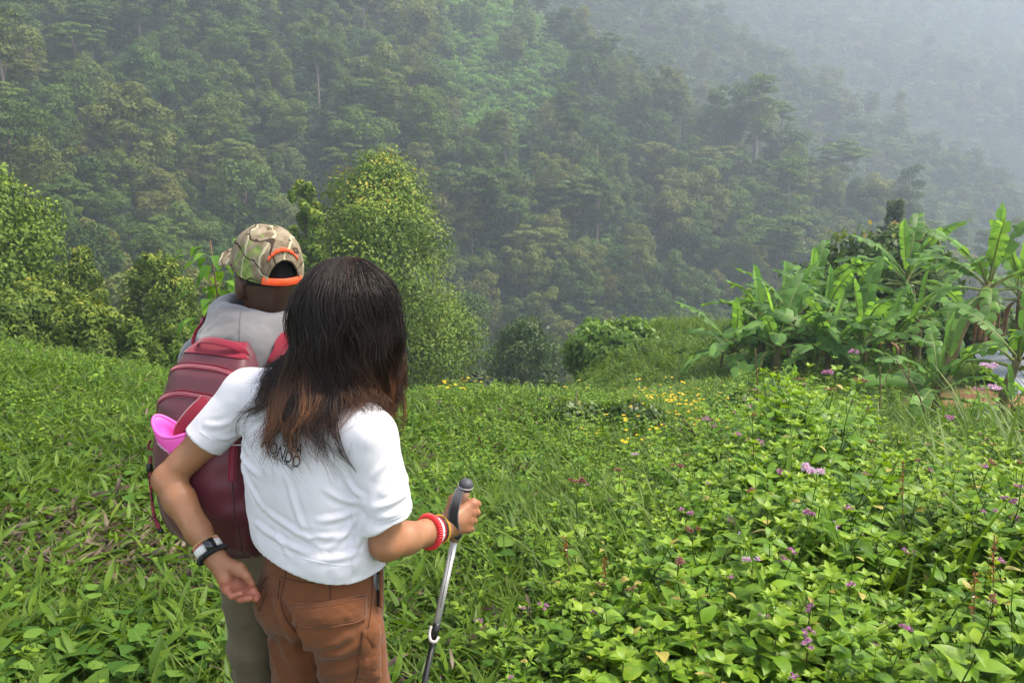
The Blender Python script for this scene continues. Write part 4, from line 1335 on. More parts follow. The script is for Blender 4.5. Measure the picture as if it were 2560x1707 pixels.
# ------------------------------------------------------------------ solid bodies from distance fields
class Field:
    def __init__(s, lo, hi, h):
        s.h = h; s.lo = np.array(lo, float)
        s.n = np.ceil((np.array(hi) - s.lo) / h).astype(int) + 1
        s.ax = [s.lo[i] + h * np.arange(s.n[i]) for i in range(3)]
        s.F = np.full(s.n, 1.0, np.float32)

    def sub(s, lo, hi):
        a = [int(np.clip(np.floor((lo[i] - s.lo[i]) / s.h), 0, s.n[i] - 1)) for i in range(3)]
        b = [int(np.clip(np.ceil((hi[i] - s.lo[i]) / s.h) + 1, 1, s.n[i])) for i in range(3)]
        sl = tuple(slice(a[i], b[i]) for i in range(3))
        return sl, (s.ax[0][sl[0]][:, None, None], s.ax[1][sl[1]][None, :, None], s.ax[2][sl[2]][None, None, :])

    def add(s, fn, lo, hi, k=0.0, op='u'):
        m = k + 3 * s.h
        sl, (X, Y, Z) = s.sub(np.array(lo) - m, np.array(hi) + m)
        d = fn(X, Y, Z).astype(np.float32)
        f = s.F[sl]
        if op == 'u':
            if k > 0:
                h = np.clip(.5 + .5 * (f - d) / k, 0, 1)
                s.F[sl] = f * (1 - h) + d * h - k * h * (1 - h)
            else: s.F[sl] = np.minimum(f, d)
        elif op == 'sub':
            if k > 0:
                h = np.clip(.5 - .5 * (f + d) / k, 0, 1)
                s.F[sl] = f * (1 - h) - d * h + k * h * (1 - h)
            else: s.F[sl] = np.maximum(f, -d)
        return s

    def cap(s, a, b, ra, rb=None, k=0.0, op='u'):
        """tapered capsule"""
        a, b = np.array(a, float), np.array(b, float)
        rb = ra if rb is None else rb
        ab = b - a; L2 = ab.dot(ab)
        def fn(X, Y, Z):
            t = np.clip(((X - a[0]) * ab[0] + (Y - a[1]) * ab[1] + (Z - a[2]) * ab[2]) / L2, 0, 1)
            return np.sqrt((X - a[0] - t * ab[0]) ** 2 + (Y - a[1] - t * ab[1]) ** 2 + (Z - a[2] - t * ab[2]) ** 2) - (ra + (rb - ra) * t)
        r = max(ra, rb)
        return s.add(fn, np.minimum(a, b) - r, np.maximum(a, b) + r, k, op)

    def chain(s, pts, rad, k=0.0, k0=None):
        for i in range(len(pts) - 1):
            s.cap(pts[i], pts[i + 1], rad[i], rad[i + 1], k if (i or k0 is None) else k0)
        return s

    def ell(s, c, r, Rm=None, k=0.0, op='u'):
        """ellipsoid; Rm columns = its axes"""
        c = np.array(c, float); r = np.array(r, float)
        Rm = np.eye(3) if Rm is None else np.array(Rm, float)
        def fn(X, Y, Z):
            q = 0; q2 = 0
            for i in range(3):
                l = (X - c[0]) * Rm[0, i] + (Y - c[1]) * Rm[1, i] + (Z - c[2]) * Rm[2, i]
                q = q + (l / r[i]) ** 2; q2 = q2 + (l / r[i] ** 2) ** 2
            k0, k1 = np.sqrt(q), np.sqrt(q2) + 1e-9
            return k0 * (k0 - 1) / k1
        m = r.max()
        return s.add(fn, c - m, c + m, k, op)

    def rings(s, z, cx, cy_, a, b, yaw, k=0.0, n=2.3, op='u'):
        """stack of superellipses interpolated over z; yaw turns the wide axis"""
        z = np.asarray(z, float)
        ry, fy = (math.cos(yaw), math.sin(yaw)), (-math.sin(yaw), math.cos(yaw))
        def it(v, Z): return np.interp(Z, z, np.broadcast_to(v, z.shape))
        def fn(X, Y, Z):
            Zc = Z.ravel()
            C0, C1, A, B = (it(v, Zc)[None, None, :] for v in (cx, cy_, a, b))
            l0 = (X - C0) * ry[0] + (Y - C1) * ry[1]
            l1 = (X - C0) * fy[0] + (Y - C1) * fy[1]
            q = (np.abs(l0 / A) ** n + np.abs(l1 / B) ** n) ** (1 / n)
            d = (q - 1) * np.minimum(A, B)
            return np.maximum(d, np.maximum(z[0] - Z, Z - z[-1]))
        m = max(np.max(a), np.max(b)) * 1.2
        return s.add(fn, (np.min(cx) - m, np.min(cy_) - m, z[0]), (np.max(cx) + m, np.max(cy_) + m, z[-1]), k, op)

    def plane_cut(s, p, nrm, rad):
        """remove what lies beyond the plane, within rad of p"""
        p, nrm = np.array(p, float), np.array(nrm, float) / np.linalg.norm(nrm)
        sl, (X, Y, Z) = s.sub(p - rad, p + rad)
        d = (X - p[0]) * nrm[0] + (Y - p[1]) * nrm[1] + (Z - p[2]) * nrm[2]
        rr = np.sqrt((X - p[0]) ** 2 + (Y - p[1]) ** 2 + (Z - p[2]) ** 2)
        f = s.F[sl]
        s.F[sl] = np.where(rr < rad, np.maximum(f, d), f)
        return s

    def mesh(s):
        """surface nets -> (V, quads)"""
        F = s.F
        In = F < 0
        c = np.zeros(tuple(s.n - 1), np.int8)
        for dx in (0, 1):
            for dy in (0, 1):
                for dz in (0, 1):
                    c += In[dx:dx + s.n[0] - 1, dy:dy + s.n[1] - 1, dz:dz + s.n[2] - 1]
        act = np.argwhere((c > 0) & (c < 8))
        del c
        idx = np.full(tuple(s.n - 1), -1, np.int32)
        idx[tuple(act.T)] = np.arange(len(act))
        acc = np.zeros((len(act), 3)); cnt = np.zeros(len(act))
        cor = [(x, y, z) for x in (0, 1) for y in (0, 1) for z in (0, 1)]
        for p in cor:
            for ax in range(3):
                if p[ax]: continue
                q = list(p); q[ax] = 1
                f0 = F[act[:, 0] + p[0], act[:, 1] + p[1], act[:, 2] + p[2]]
                f1 = F[act[:, 0] + q[0], act[:, 1] + q[1], act[:, 2] + q[2]]
                m = (f0 < 0) != (f1 < 0)
                t = np.where(m, f0 / (f0 - f1 + 1e-12), 0)
                pt = np.array(p, float)[None] + np.zeros((len(act), 3)); pt[:, ax] = t
                acc[m] += pt[m]; cnt[m] += 1
        V = s.lo + (act + acc / cnt[:, None]) * s.h
        Q = []
        for ax in range(3):
            a1, a2 = (ax + 1) % 3, (ax + 2) % 3
            A = np.take(In, np.arange(s.n[ax] - 1), ax); B = np.take(In, np.arange(1, s.n[ax]), ax)
            e = np.argwhere(A != B)
            e = e[(e[:, a1] > 0) & (e[:, a2] > 0) & (e[:, a1] < s.n[a1] - 1) & (e[:, a2] < s.n[a2] - 1)]
            flip = A[tuple(e.T)]
            def at_(d1, d2):
                w_ = e.copy(); w_[:, a1] -= d1; w_[:, a2] -= d2
                return idx[tuple(w_.T)]
            q = np.stack([at_(1, 1), at_(0, 1), at_(0, 0), at_(1, 0)], 1)
            q[~flip] = q[~flip][:, ::-1]
            Q.append(q)
        return V, np.concatenate(Q)


def smooth_mesh(V, Q, it=2, lam=.5):
    n = len(V)
    E = np.concatenate([Q[:, [0, 1]], Q[:, [1, 2]], Q[:, [2, 3]], Q[:, [3, 0]]])
    E = np.r_[E, E[:, ::-1]]
    deg = np.bincount(E[:, 0], minlength=n)[:, None]
    for i in range(it):
        acc = np.stack([np.bincount(E[:, 0], V[E[:, 1], k], n) for k in range(3)], 1)
        V = V + lam * (acc / np.maximum(deg, 1) - V)
    return V


def normals(V, Q):
    nf = np.cross(V[Q[:, 2]] - V[Q[:, 0]], V[Q[:, 3]] - V[Q[:, 1]])
    nv = np.stack([sum(np.bincount(Q[:, j], nf[:, k], len(V)) for j in range(4)) for k in range(3)], 1)
    return unit(nv)


def fold(V, d, across, along, sharp=1.0, seed=0, warp=.0):
    """fold field: ridges run along d; across / along are frequencies per metre"""
    d = unit(np.array(d, float))
    t = V @ d
    perp = V - t[:, None] * d
    p = perp * across + (t * along)[:, None] * d
    if warp: p = p + warp * np.stack([vnoise(V * 9, seed + 5 + i) for i in range(3)], 1)
    nz = vnoise(p, seed)
    return nz if sharp == 1 else 1 - 2 * np.abs(nz) ** sharp


def pix_hit(bvh, u, v):
    o = Vector((0, 0, CAM_Z))
    for i in range(14):                                   # a point just off the outline slides back onto the cloth
        hit = bvh.ray_cast(o, (P(u, v, 1.0) - o).normalized())
        if hit[0] is not None: break
        u += 4 if u < 800 else -4
    return hit[0], hit[1]


def line_on(bvh, pts, n, lift=.001, samples=None):
    """polyline of photo points laid on a surface"""
    s_ = spline([(u, v, 0) for u, v in pts], n)
    out = []
    for u, v, _ in s_:
        h, nn = pix_hit(bvh, u, v)
        if h is not None: out.append(h + nn * lift)
    return out


def patch_on(bvh, corners, nu, nv, lift, thick, bulge=0.0, seed=0):
    """curved cloth patch: quad of photo points (tl, tr, br, bl) laid on a surface with thickness"""
    tl, tr, br, bl = [np.array(c, float) for c in corners]
    g = np.random.default_rng(seed)
    top, V = [], []
    for j in range(nv):
        for i in range(nu):
            a, b = i / (nu - 1), j / (nv - 1)
            q = (tl * (1 - a) + tr * a) * (1 - b) + (bl * (1 - a) + br * a) * b
            q = q + np.array([0, 8 * math.sin(math.pi * a) * b])
            h, nn = pix_hit(bvh, *q)
            e = min(i, nu - 1 - i, j, nv - 1 - j)
            V.append((h + nn * (lift + bulge * min(1, e / 3) + .0012 * g.normal() * (e > 0)), nn) if h is not None else None)
    pts = np.array([tuple(v[0]) for v in V]); nr = np.array([tuple(v[1]) for v in V])
    A = np.r_[pts, pts - nr * thick]
    F = []
    m = nu * nv
    for j in range(nv - 1):
        for i in range(nu - 1):
            a = j * nu + i
            F.append((a, a + nu, a + nu + 1, a + 1)); F.append((m + a, m + a + 1, m + a + nu + 1, m + a + nu))
    ring = [i for i in range(nu)] + [j * nu + nu - 1 for j in range(1, nv)] + [(nv - 1) * nu + i for i in range(nu - 2, -1, -1)] + [j * nu for j in range(nv - 2, 0, -1)]
    for i in range(len(ring)):
        a, b = ring[i], ring[(i + 1) % len(ring)]
        F.append((a, b, m + b, m + a))
    return A, np.array(F)


def creases(V, Nn, Q, segs, w=.010):
    """pinched folds along photo segments (u0,v0,u1,v1,height)"""
    bv = bvh_of(V, Q)
    out = np.zeros(len(V))
    for u0, v0, u1, v1, h in segs:
        pts = [pix_hit(bv, u0 + (u1 - u0) * t_, v0 + (v1 - v0) * t_ + 8 * math.sin(3.1 * t_))[0] for t_ in np.linspace(0, 1, 9)]
        pts = np.array([tuple(p) for p in pts if p is not None])
        if len(pts) < 3: continue
        dm, tm = np.full(len(V), 9.0), np.zeros(len(V))
        for i in range(len(pts) - 1):
            a, ab = pts[i], pts[i + 1] - pts[i]
            t_ = np.clip((V - a) @ ab / (ab @ ab + 1e-12), 0, 1)
            d = np.linalg.norm(V - a - t_[:, None] * ab, axis=1)
            m_ = d < dm
            dm[m_], tm[m_] = d[m_], ((i + t_) / (len(pts) - 1))[m_]
        k = np.sin(np.pi * np.clip(.12 + .80 * tm, 0, 1)) * h
        out += k * (np.exp(-(dm / w) ** 2) - .55 * np.exp(-((dm - 1.9 * w) / (w * .9)) ** 2))
    return out


def bvh_of(V, Q):
    return BVHTree.FromPolygons([tuple(v) for v in V], [tuple(int(i) for i in q) for q in Q])


def fabric(name, col, rough=.85, weave=900, var=.06, bump=.15, sheen=.3, spec=.2, crumple=0.0):
    m, t, b, out = nodes(name)
    tc = N(t, 'ShaderNodeTexCoord')
    nz = N(t, 'ShaderNodeTexNoise', Scale=7.0, Detail=4.0); t.links.new(tc.outputs['Object'], nz.inputs['Vector'])
    c = ramp(t, nz.outputs[0], [(.3, tuple(x * (1 - var) for x in col)), (.7, tuple(min(1, x * (1 + var)) for x in col))])
    t.links.new(c, b.inputs['Base Color'])
    b.inputs['Roughness'].default_value = rough
    b.inputs['Specular IOR Level'].default_value = spec
    b.inputs['Sheen Weight'].default_value = sheen
    n2 = N(t, 'ShaderNodeTexNoise', Scale=float(weave), Detail=2.0); t.links.new(tc.outputs['Object'], n2.inputs['Vector'])
    bp = N(t, 'ShaderNodeBump', Strength=bump, Distance=.001)
    t.links.new(n2.outputs[0], bp.inputs['Height']); t.links.new(bp.outputs[0], b.inputs['Normal'])
    if crumple:                                           # fine creases of worn cotton
        n3 = N(t, 'ShaderNodeTexNoise', Scale=24.0, Detail=7.0, Roughness=.62, Distortion=.9); n3.noise_type = 'RIDGED_MULTIFRACTAL'
        t.links.new(tc.outputs['Object'], n3.inputs['Vector'])
        b2 = N(t, 'ShaderNodeBump', Strength=crumple, Distance=.004)
        t.links.new(n3.outputs[0], b2.inputs['Height']); t.links.new(bp.outputs[0], b2.inputs['Normal']); t.links.new(b2.outputs[0], b.inputs['Normal'])
    return m


def skin_mat(name, col, red, rough=.45):
    m, t, b, out = nodes(name)
    tc = N(t, 'ShaderNodeTexCoord')
    nz = N(t, 'ShaderNodeTexNoise', Scale=28.0, Detail=8.0); t.links.new(tc.outputs['Object'], nz.inputs['Vector'])
    at = N(t, 'ShaderNodeAttribute', attribute_name='tint')
    c = ramp(t, nz.outputs[0], [(.3, tuple(x * q for x, q in zip(col, (.88, .82, .78)))), (.7, tuple(x * q for x, q in zip(col, (1.08, 1.08, 1.1))))])
    c = mixc(t, c, red, at.outputs['Fac'])
    t.links.new(c, b.inputs['Base Color'])
    b.inputs['Roughness'].default_value = rough
    b.inputs['Specular IOR Level'].default_value = .35
    b.inputs['Subsurface Weight'].default_value = .12
    b.inputs['Subsurface Radius'].default_value = (.012, .004, .002)
    n2 = N(t, 'ShaderNodeTexNoise', Scale=260.0, Detail=3.0); t.links.new(tc.outputs['Object'], n2.inputs['Vector'])
    bp = N(t, 'ShaderNodeBump', Strength=.18, Distance=.001)
    t.links.new(n2.outputs[0], bp.inputs['Height']); t.links.new(bp.outputs[0], b.inputs['Normal'])
    return m


def field_obj(name, fld, mat_, parent, tint=0.0, sm=2, disp=None, tintfn=None):
    V, Q = fld.mesh()
    V = smooth_mesh(V, Q, sm)
    if disp is not None:
        global LASTQ
        LASTQ = Q
        V = disp(V, normals(V, Q))
    mb = MB(); mb.add(V, Q, tintfn(V) if tintfn else tint)
    o = mb.build(name, mat_, parent)
    if parent is not None: o.matrix_parent_inverse = parent.matrix_basis.inverted()
    return o, V, Q


def adopt(o, parent):
    """world-space mesh becomes a part of a thing that stands elsewhere"""
    o.parent = parent
    o.matrix_parent_inverse = parent.matrix_basis.inverted()
    return o


def rot2(yaw):
    return np.array([math.cos(yaw), math.sin(yaw), 0]), np.array([-math.sin(yaw), math.cos(yaw), 0])
# ------------------------------------------------------------------ the woman
M_SKIN = skin_mat('tanned_skin', (.31, .148, .074), (.39, .135, .085))
M_TEE = fabric('white_cotton', (.625, .602, .628), .9, 700, .02, .12, .2, crumple=.28)
M_TROU = fabric('rust_brown_cotton', (.135, .047, .017), .85, 800, .14, .25, .12, crumple=.22)
M_TROUD = fabric('rust_brown_seam', (.055, .020, .010), .9, 800, .1, .2, .1)
M_TROUL = fabric('rust_brown_edge', (.18, .068, .027), .9, 800, .1, .2, .1)
WYAW = R(-33)
WR, WF = rot2(WYAW)
A3 = lambda *p: np.array(P(*p))
wc = np.array([-.47, 1.935])
woman = empty('person', (wc[0], wc[1], gz(*wc)), WYAW, 'woman in white t-shirt and rust trousers seen from behind, long dark wavy hair', 'person')
Lj, Rj = A3(622, 985, 2.03), A3(922, 1092, 1.86)
Le, Re = A3(418, 1198, 1.98), A3(966, 1358, 1.85)
Lw, Rw = A3(528, 1382, 1.90), A3(1098, 1322, 1.985)
Nb = np.array([-.455, 1.97, 1.40])
Hc = np.array([-.392, 2.0, 1.545])
# hands: palm up behind the left hip; fist on the pole grip
Lm = [A3(617, 1452, 1.895), A3(602, 1466, 1.882), A3(584, 1474, 1.872), A3(566, 1470, 1.866)]
Lf = [[A3(634, 1474, 1.86), A3(645, 1490, 1.855)], [A3(620, 1490, 1.848), A3(641, 1496, 1.846)],
      [A3(601, 1497, 1.84), A3(626, 1494, 1.834)], [A3(580, 1490, 1.835), A3(602, 1483, 1.828)]]
GA = unit(np.array([-.205, -.237, -.949]))             # down the pole
KN = A3(1165, 1212, 2.07)                               # knob
gc = KN + GA * .075                                     # grip centre in the fist
hR = unit(np.cross(GA, np.array([0, 1, 0])) * -1)       # to the right of the grip
if hR[0] < 0: hR = -hR
hN = unit(np.cross(hR, GA))
if hN[1] > 0: hN = -hN                                  # towards the camera
Rk = [gc + GA * (-.036 + .0215 * i) + hR * (.030 - .003 * abs(i - 1)) + hN * .016 for i in range(4)]

f = Field((-.95, 1.72, .86), (0.02, 2.26, 1.72), .0034)
HR_ = np.stack([np.array([math.cos(R(-8)), math.sin(R(-8)), 0]), np.array([-math.sin(R(-8)), math.cos(R(-8)), 0]), np.array([0, 0, 1])], 1)
f.ell(Hc, (.074, .092, .108), HR_)
f.cap(Hc + HR_[:, 1] * .035 + [0, 0, -.04], Hc + HR_[:, 1] * .05 + [0, 0, -.085], .055, .035, .03)      # jaw
f.cap(Hc + HR_[:, 1] * .09 + [0, 0, .0], Hc + HR_[:, 1] * .103 + [0, 0, -.03], .009, .013, .012)        # nose
for sd in (-1, 1):
    f.ell(Hc + HR_[:, 0] * sd * .076 + [0, 0, -.02], (.010, .018, .030), HR_, .006)                      # ears
    f.ell(Hc + HR_[:, 0] * sd * .030 + HR_[:, 1] * .082 + [0, 0, .005], (.013, .010, .008), HR_, .006, 'sub')  # eye sockets
    f.ell(Hc + HR_[:, 0] * sd * .030 + HR_[:, 1] * .076 + [0, 0, .005], (.011, .011, .011), HR_)
f.cap(Hc + HR_[:, 1] * .088 + HR_[:, 0] * -.018 + [0, 0, -.058], Hc + HR_[:, 1] * .088 + HR_[:, 0] * .018 + [0, 0, -.058], .007, .007, .006)
f.cap(Hc + [0, 0, -.06], Nb, .050, .055, .03)
f.rings([.90, .99, 1.10, 1.22, 1.30, 1.36], [-.464, -.466, -.478, -.49, -.482, -.472], [1.93, 1.93, 1.935, 1.94, 1.948, 1.955],
        [.125, .125, .130, .15, .15, .11], [.09, .088, .09, .10, .095, .075], WYAW, .04)
f.cap(Nb + [0, 0, -.04], Lj, .055, .045, .05); f.cap(Nb + [0, 0, -.04], Rj, .055, .045, .05)
# arms
mid = lambda a, b, t_: a + (b - a) * t_
f.chain([Lj, mid(Lj, Le, .5), Le], [.047, .043, .034], .02)
f.chain([Le, mid(Le, Lw, .28), mid(Le, Lw, .7), Lw], [.032, .0375, .0300, .0245], .015, .02)
f.chain([Rj, mid(Rj, Re, .5), Re], [.047, .044, .039], .02)
f.chain([Re, mid(Re, Rw, .35), mid(Re, Rw, .75), Rw], [.036, .038, .0305, .025], .015, .02)
# left hand
lp = A3(545, 1400, 1.893)
for i, m_ in enumerate(Lm):
    f.cap(Lw if i in (1, 2) else lp, m_, .017, .0115, .018)
f.cap(A3(562, 1405, 1.882), A3(598, 1424, 1.868), .015, .0165, .012)      # thumb mound
f.cap(A3(548, 1412, 1.876), A3(562, 1450, 1.862), .014, .0125, .012)      # heel of the little finger
f.chain([A3(598, 1420, 1.868), A3(618, 1440, 1.858), A3(630, 1459, 1.856)], [.0125, .0098, .0080], .004, .010)
for i, (a, b_) in enumerate(Lf):
    r0 = (.0088, .0092, .0090, .0078)[i]
    f.chain([Lm[i], a, b_], [.0105, r0, r0 * .86], .003, .007)
# right hand
f.cap(Rw, mid(Rw, Rk[1], .5), .024, .022, .015)
for i, m_ in enumerate(Rk):
    f.cap(Rw + GA * (.004 * (i - 1.5)), m_, .020, .0125, .014)
    r0 = (.0096, .0099, .0094, .0082)[i]
    q1 = m_ + hR * .012 - hN * .030 + GA * .004
    q2 = gc + GA * (-.034 + .0215 * i) - hN * .029 + hR * -.004
    f.chain([m_, q1, q2], [.0118, r0, r0 * .9], .003, .006)
f.chain([mid(Rw, gc, .45) - GA * .012, gc - GA * .034 - hR * .024 + hN * .006, gc - GA * .050 + hR * .002 - hN * .020], [.018, .0125, .0088], .006, .014)
for i in range(3):                                       # tendons and knuckles
    f.ell(Rk[i] + hN * .008, (.0075, .0075, .0075), None, .005)


def skin_red(V):
    d1 = np.min([np.linalg.norm(V - q, axis=1) for q in Lm + [x for y in Lf for x in y]], 0)
    d2 = np.min([np.linalg.norm(V - q, axis=1) for q in Rk], 0)
    d3 = np.minimum(np.linalg.norm(V - Le, axis=1), np.linalg.norm(V - Re, axis=1))
    return np.clip(1.1 * np.exp(-(d1 / .035) ** 2) + .5 * np.exp(-(d2 / .02) ** 2) + .4 * np.exp(-(d3 / .03) ** 2), 0, 1)


_, BV, BQ = field_obj('body', f, M_SKIN, woman, sm=1, tintfn=skin_red)
BODY_BVH = bvh_of(BV, BQ)

# t-shirt
f = Field((-.82, 1.70, .89), (-.12, 2.20, 1.47), .0040)
SZ = [.90, .95, .985, 1.01, 1.10, 1.20, 1.27, 1.33, 1.38, 1.42]
SX = [-.462, -.462, -.464, -.466, -.478, -.488, -.484, -.476, -.466, -.458]
SY = [1.93, 1.93, 1.93, 1.93, 1.935, 1.94, 1.946, 1.952, 1.96, 1.968]
SA = [.157, .163, .167, .169, .167, .172, .172, .155, .110, .070]
SB = [.128, .132, .134, .132, .122, .120, .114, .098, .080, .062]
f.rings(SZ, SX, SY, SA, SB, WYAW, 0)
f.cap(Nb + [0, 0, -.035], Lj, .062, .060, .045); f.cap(Nb + [0, 0, -.035], Rj, .062, .062, .045)
Lh = mid(Lj, Le, .56); Rh_ = mid(Rj, Re, .80) + np.array([.006, 0, 0])
fs = Field((-.82, 1.70, .89), (-.12, 2.20, 1.47), .0040)      # sleeves apart, so that their hems cut nothing else
fs.cap(Lj, mid(Lj, Le, .72), .061, .050)
fs.cap(Rj, mid(Rj, Re, .98) + np.array([.010, 0, .004]),   .062, .069)
fs.plane_cut(Lh, (Le - Lj) + np.array([.0, 0, -.03]), .105)
fs.plane_cut(Rh_, (Re - Rj) + np.array([.05, 0, .05]), .12)
fs.cap(mid(Lj, Le, .25), mid(Lj, Le, 1.1), .046, .046, 0, 'sub')
fs.cap(mid(Rj, Re, .35), mid(Rj, Re, 1.3) + np.array([.012, 0, .004]), .052, .064, 0, 'sub')
hh = np.clip(.5 + .5 * (f.F - fs.F) / .022, 0, 1)
f.F = f.F * (1 - hh) + fs.F * hh - .022 * hh * (1 - hh)
del fs, hh
f.cap(Nb, Nb + [0, 0, .12], .058, .066, 0, 'sub')
HEM = np.array([-.463, 1.93, .985])                     # the hem rides up on the left hip
HEMN = np.array([0, 0, -1]) - .24 * WR
f.plane_cut(HEM, HEMN, .30)
f.rings([.85, 1.035, 1.05], [-.462] * 3, [1.93] * 3, [.151, .157, .03], [.121, .125, .02], WYAW, 0, op='sub')


def tee_disp(V, Nn):
    z = V[:, 2]
    ff = .0065 * fold(V, (.55, 0, .85), 13, 3.0, 1, 3, .3) * sstep(1.30, 1.10, z)
    ff += .0040 * fold(V, (.75, .1, .5), 26, 5.0, 1.0, 7, .4) * sstep(1.32, 1.05, z)
    ff += .0035 * np.abs(fold(V, (-.15, 0, 1), 22, 4, 1, 9, .3)) * sstep(1.08, .98, z)
    dA = np.linalg.norm(V - (Rj + np.array([-.045, 0, -.075])), axis=1)
    ff += .011 * fold(V, (.35, 0, .9), 30, 5, 1, 13, .3) * np.exp(-(dA / .085) ** 2)
    dB = np.linalg.norm(V - (Lj + np.array([.04, -.03, -.06])), axis=1)
    ff += .007 * fold(V, (-.4, 0, .9), 30, 5, 1, 17, .3) * np.exp(-(dB / .08) ** 2)
    ff += .0045 * fold(V, (.9, 0, -.35), 34, 7, 1, 21, .3) * sstep(.30, .45, (V - Rj) @ unit(Re - Rj) / np.linalg.norm(Re - Rj)) * (V[:, 0] > -.36)
    ff += .0016 * vnoise(V * 34, 4)
    ff += .0030 * np.maximum(fold(V, (.6, .1, .7), 42, 7, 1.0, 41, .5), -.2) * sstep(1.30, 1.12, z) * (vnoise(V * 7, 6) > -.1)
    ff *= .80
    ff += .68 * creases(V, Nn, LASTQ, [(905, 1240, 845, 1165, .008), (905, 1255, 815, 1225, .008), (900, 1270, 795, 1300, .007), (897, 1282, 825, 1370, .007), (905, 1290, 878, 1388, .007),
                                 (585, 1120, 650, 1190, .007), (592, 1140, 655, 1265, .007), (645, 1310, 765, 1383, .007), (660, 1270, 805, 1365, .006), (905, 1375, 780, 1398, .005),
                                 (715, 1190, 760, 1330, .006), (690, 1330, 725, 1390, .005), (1000, 1140, 955, 1230, .006), (1025, 1225, 935, 1268, .007), (1035, 1258, 945, 1296, .005),
                                 (990, 1105, 935, 1190, .005), (515, 1062, 585, 1048, .005), (540, 1092, 592, 1083, .005), (640, 1010, 600, 1090, .006), (770, 1340, 880, 1330, .005)], .0068)
    ff *= 1 - .75 * sstep(-.022, 0, (V - HEM) @ unit(HEMN))
    return V + Nn * ff[:, None]


_, TV, TQ = field_obj('t_shirt', f, M_TEE, woman, sm=1, disp=tee_disp)
TEE_BVH = bvh_of(TV, TQ)
tee = _
# hem stitching and sleeve seams
b_ = MB()
for pts in ([(640, 1340), (700, 1378), (790, 1402), (870, 1412), (935, 1396)], [(500, 1078), (535, 1100), (580, 1112)], [(930, 1310), (985, 1296), (1040, 1268)]):
    q = line_on(TEE_BVH, pts, 40, .0006)
    if len(q) > 3: tube(b_, q, .0009, 4)
o = b_.build('hem_stitch', fabric('white_stitch', (.70, .69, .72)), tee)

# printed lettering on the back
M_INK = plain_mat('black_ink', (.012, .012, .014), .7, .2, .05)
ink = MB()


def print_text(txt, u0, v0, du, dv, size, squeeze):
    """flat letters laid on the shirt; baseline from photo point (u0,v0) in direction (du,dv)"""
    cu = bpy.data.curves.new('lettering', 'FONT')
    cu.body = txt; cu.size = 1.0; cu.resolution_u = 3; cu.fill_mode = 'FRONT'
    ob = bpy.data.objects.new('lettering', cu)
    COL.objects.link(ob)
    bpy.context.view_layer.update()
    me = bpy.data.meshes.new_from_object(ob.evaluated_get(bpy.context.evaluated_depsgraph_get()))
    bpy.data.objects.remove(ob); 
    import bmesh
    bm = bmesh.new(); bm.from_mesh(me)
    bmesh.ops.triangulate(bm, faces=bm.faces)
    for _i in range(2):
        bmesh.ops.subdivide_edges(bm, edges=[e for e in bm.edges if e.calc_length() > .12], cuts=1)
    bmesh.ops.triangulate(bm, faces=bm.faces)
    L = math.hypot(du, dv); ex = (du / L, dv / L); ey = (.30, -.95)
    bm.verts.ensure_lookup_table()
    V, ok = [], []
    for vv in bm.verts:
        x, y = vv.co.x * size * squeeze, vv.co.y * size
        h, nn = pix_hit(TEE_BVH, u0 + ex[0] * x + ey[0] * y, v0 + ex[1] * x + ey[1] * y)
        V.append(tuple(h + nn * .0009) if h is not None else (0, 0, -5))
    F = [[q.index for q in fc.verts] for fc in bm.faces]
    ink.add(V, F)
    bm.free()


print_text('ELLA', 706, 1112, .86, .50, 40, .62)
print_text('MONDO', 652, 1117, .86, .50, 42, .66)
print_text('THE WORLD', 668, 1137, .87, .49, 13, 1.0)
o = ink.build('printed_lettering', M_INK, tee, False)

# trousers
f = Field((-.72, 1.72, -.02), (-.18, 2.18, 1.09), .0058)
pc = np.array([-.463, 1.932])
f.rings([.79, .81, .84, .88, .94, 1.0, 1.075], [pc[0]] * 7, [pc[1]] * 7, [.146, .151, .152, .150, .147, .144, .140], [.112, .122, .128, .124, .116, .108, .106], WYAW, 0)
for sd, ox in ((-1, .078), (1, .080)):
    hp = np.array([pc[0], pc[1], .80]) + WR * sd * ox
    kn = hp + np.array([WR[0] * sd * .012, WR[1] * sd * .012 - .0, -.34]) + WF * .015
    an = np.array([hp[0], hp[1], .06]) + WR * sd * .02 - WF * .02
    f.cap(hp, kn, .083, .078, .014); f.cap(kn, an, .078, .066, .014)
    f.ell(hp + WR * sd * .002 - WF * .045 + [0, 0, .035], (.074, .072, .085), None, .03)      # seat
f.cap(np.array([pc[0], pc[1], .80]) + WR * .150, np.array([pc[0], pc[1], .56]) + WR * .158, .035, .042, .03)    # cargo pocket bulge
f.ell(np.array([pc[0], pc[1] - 0, .70]) - WF * .15, (.022, .03, .11), np.stack([WR, WF, [0, 0, 1]], 1), .03, 'sub')      # crease of the seat
f.rings([1.04, 1.08, 1.15], [pc[0]] * 3, [pc[1]] * 3, [.139, .138, .13], [.101, .099, .097], WYAW, 0, op='sub')


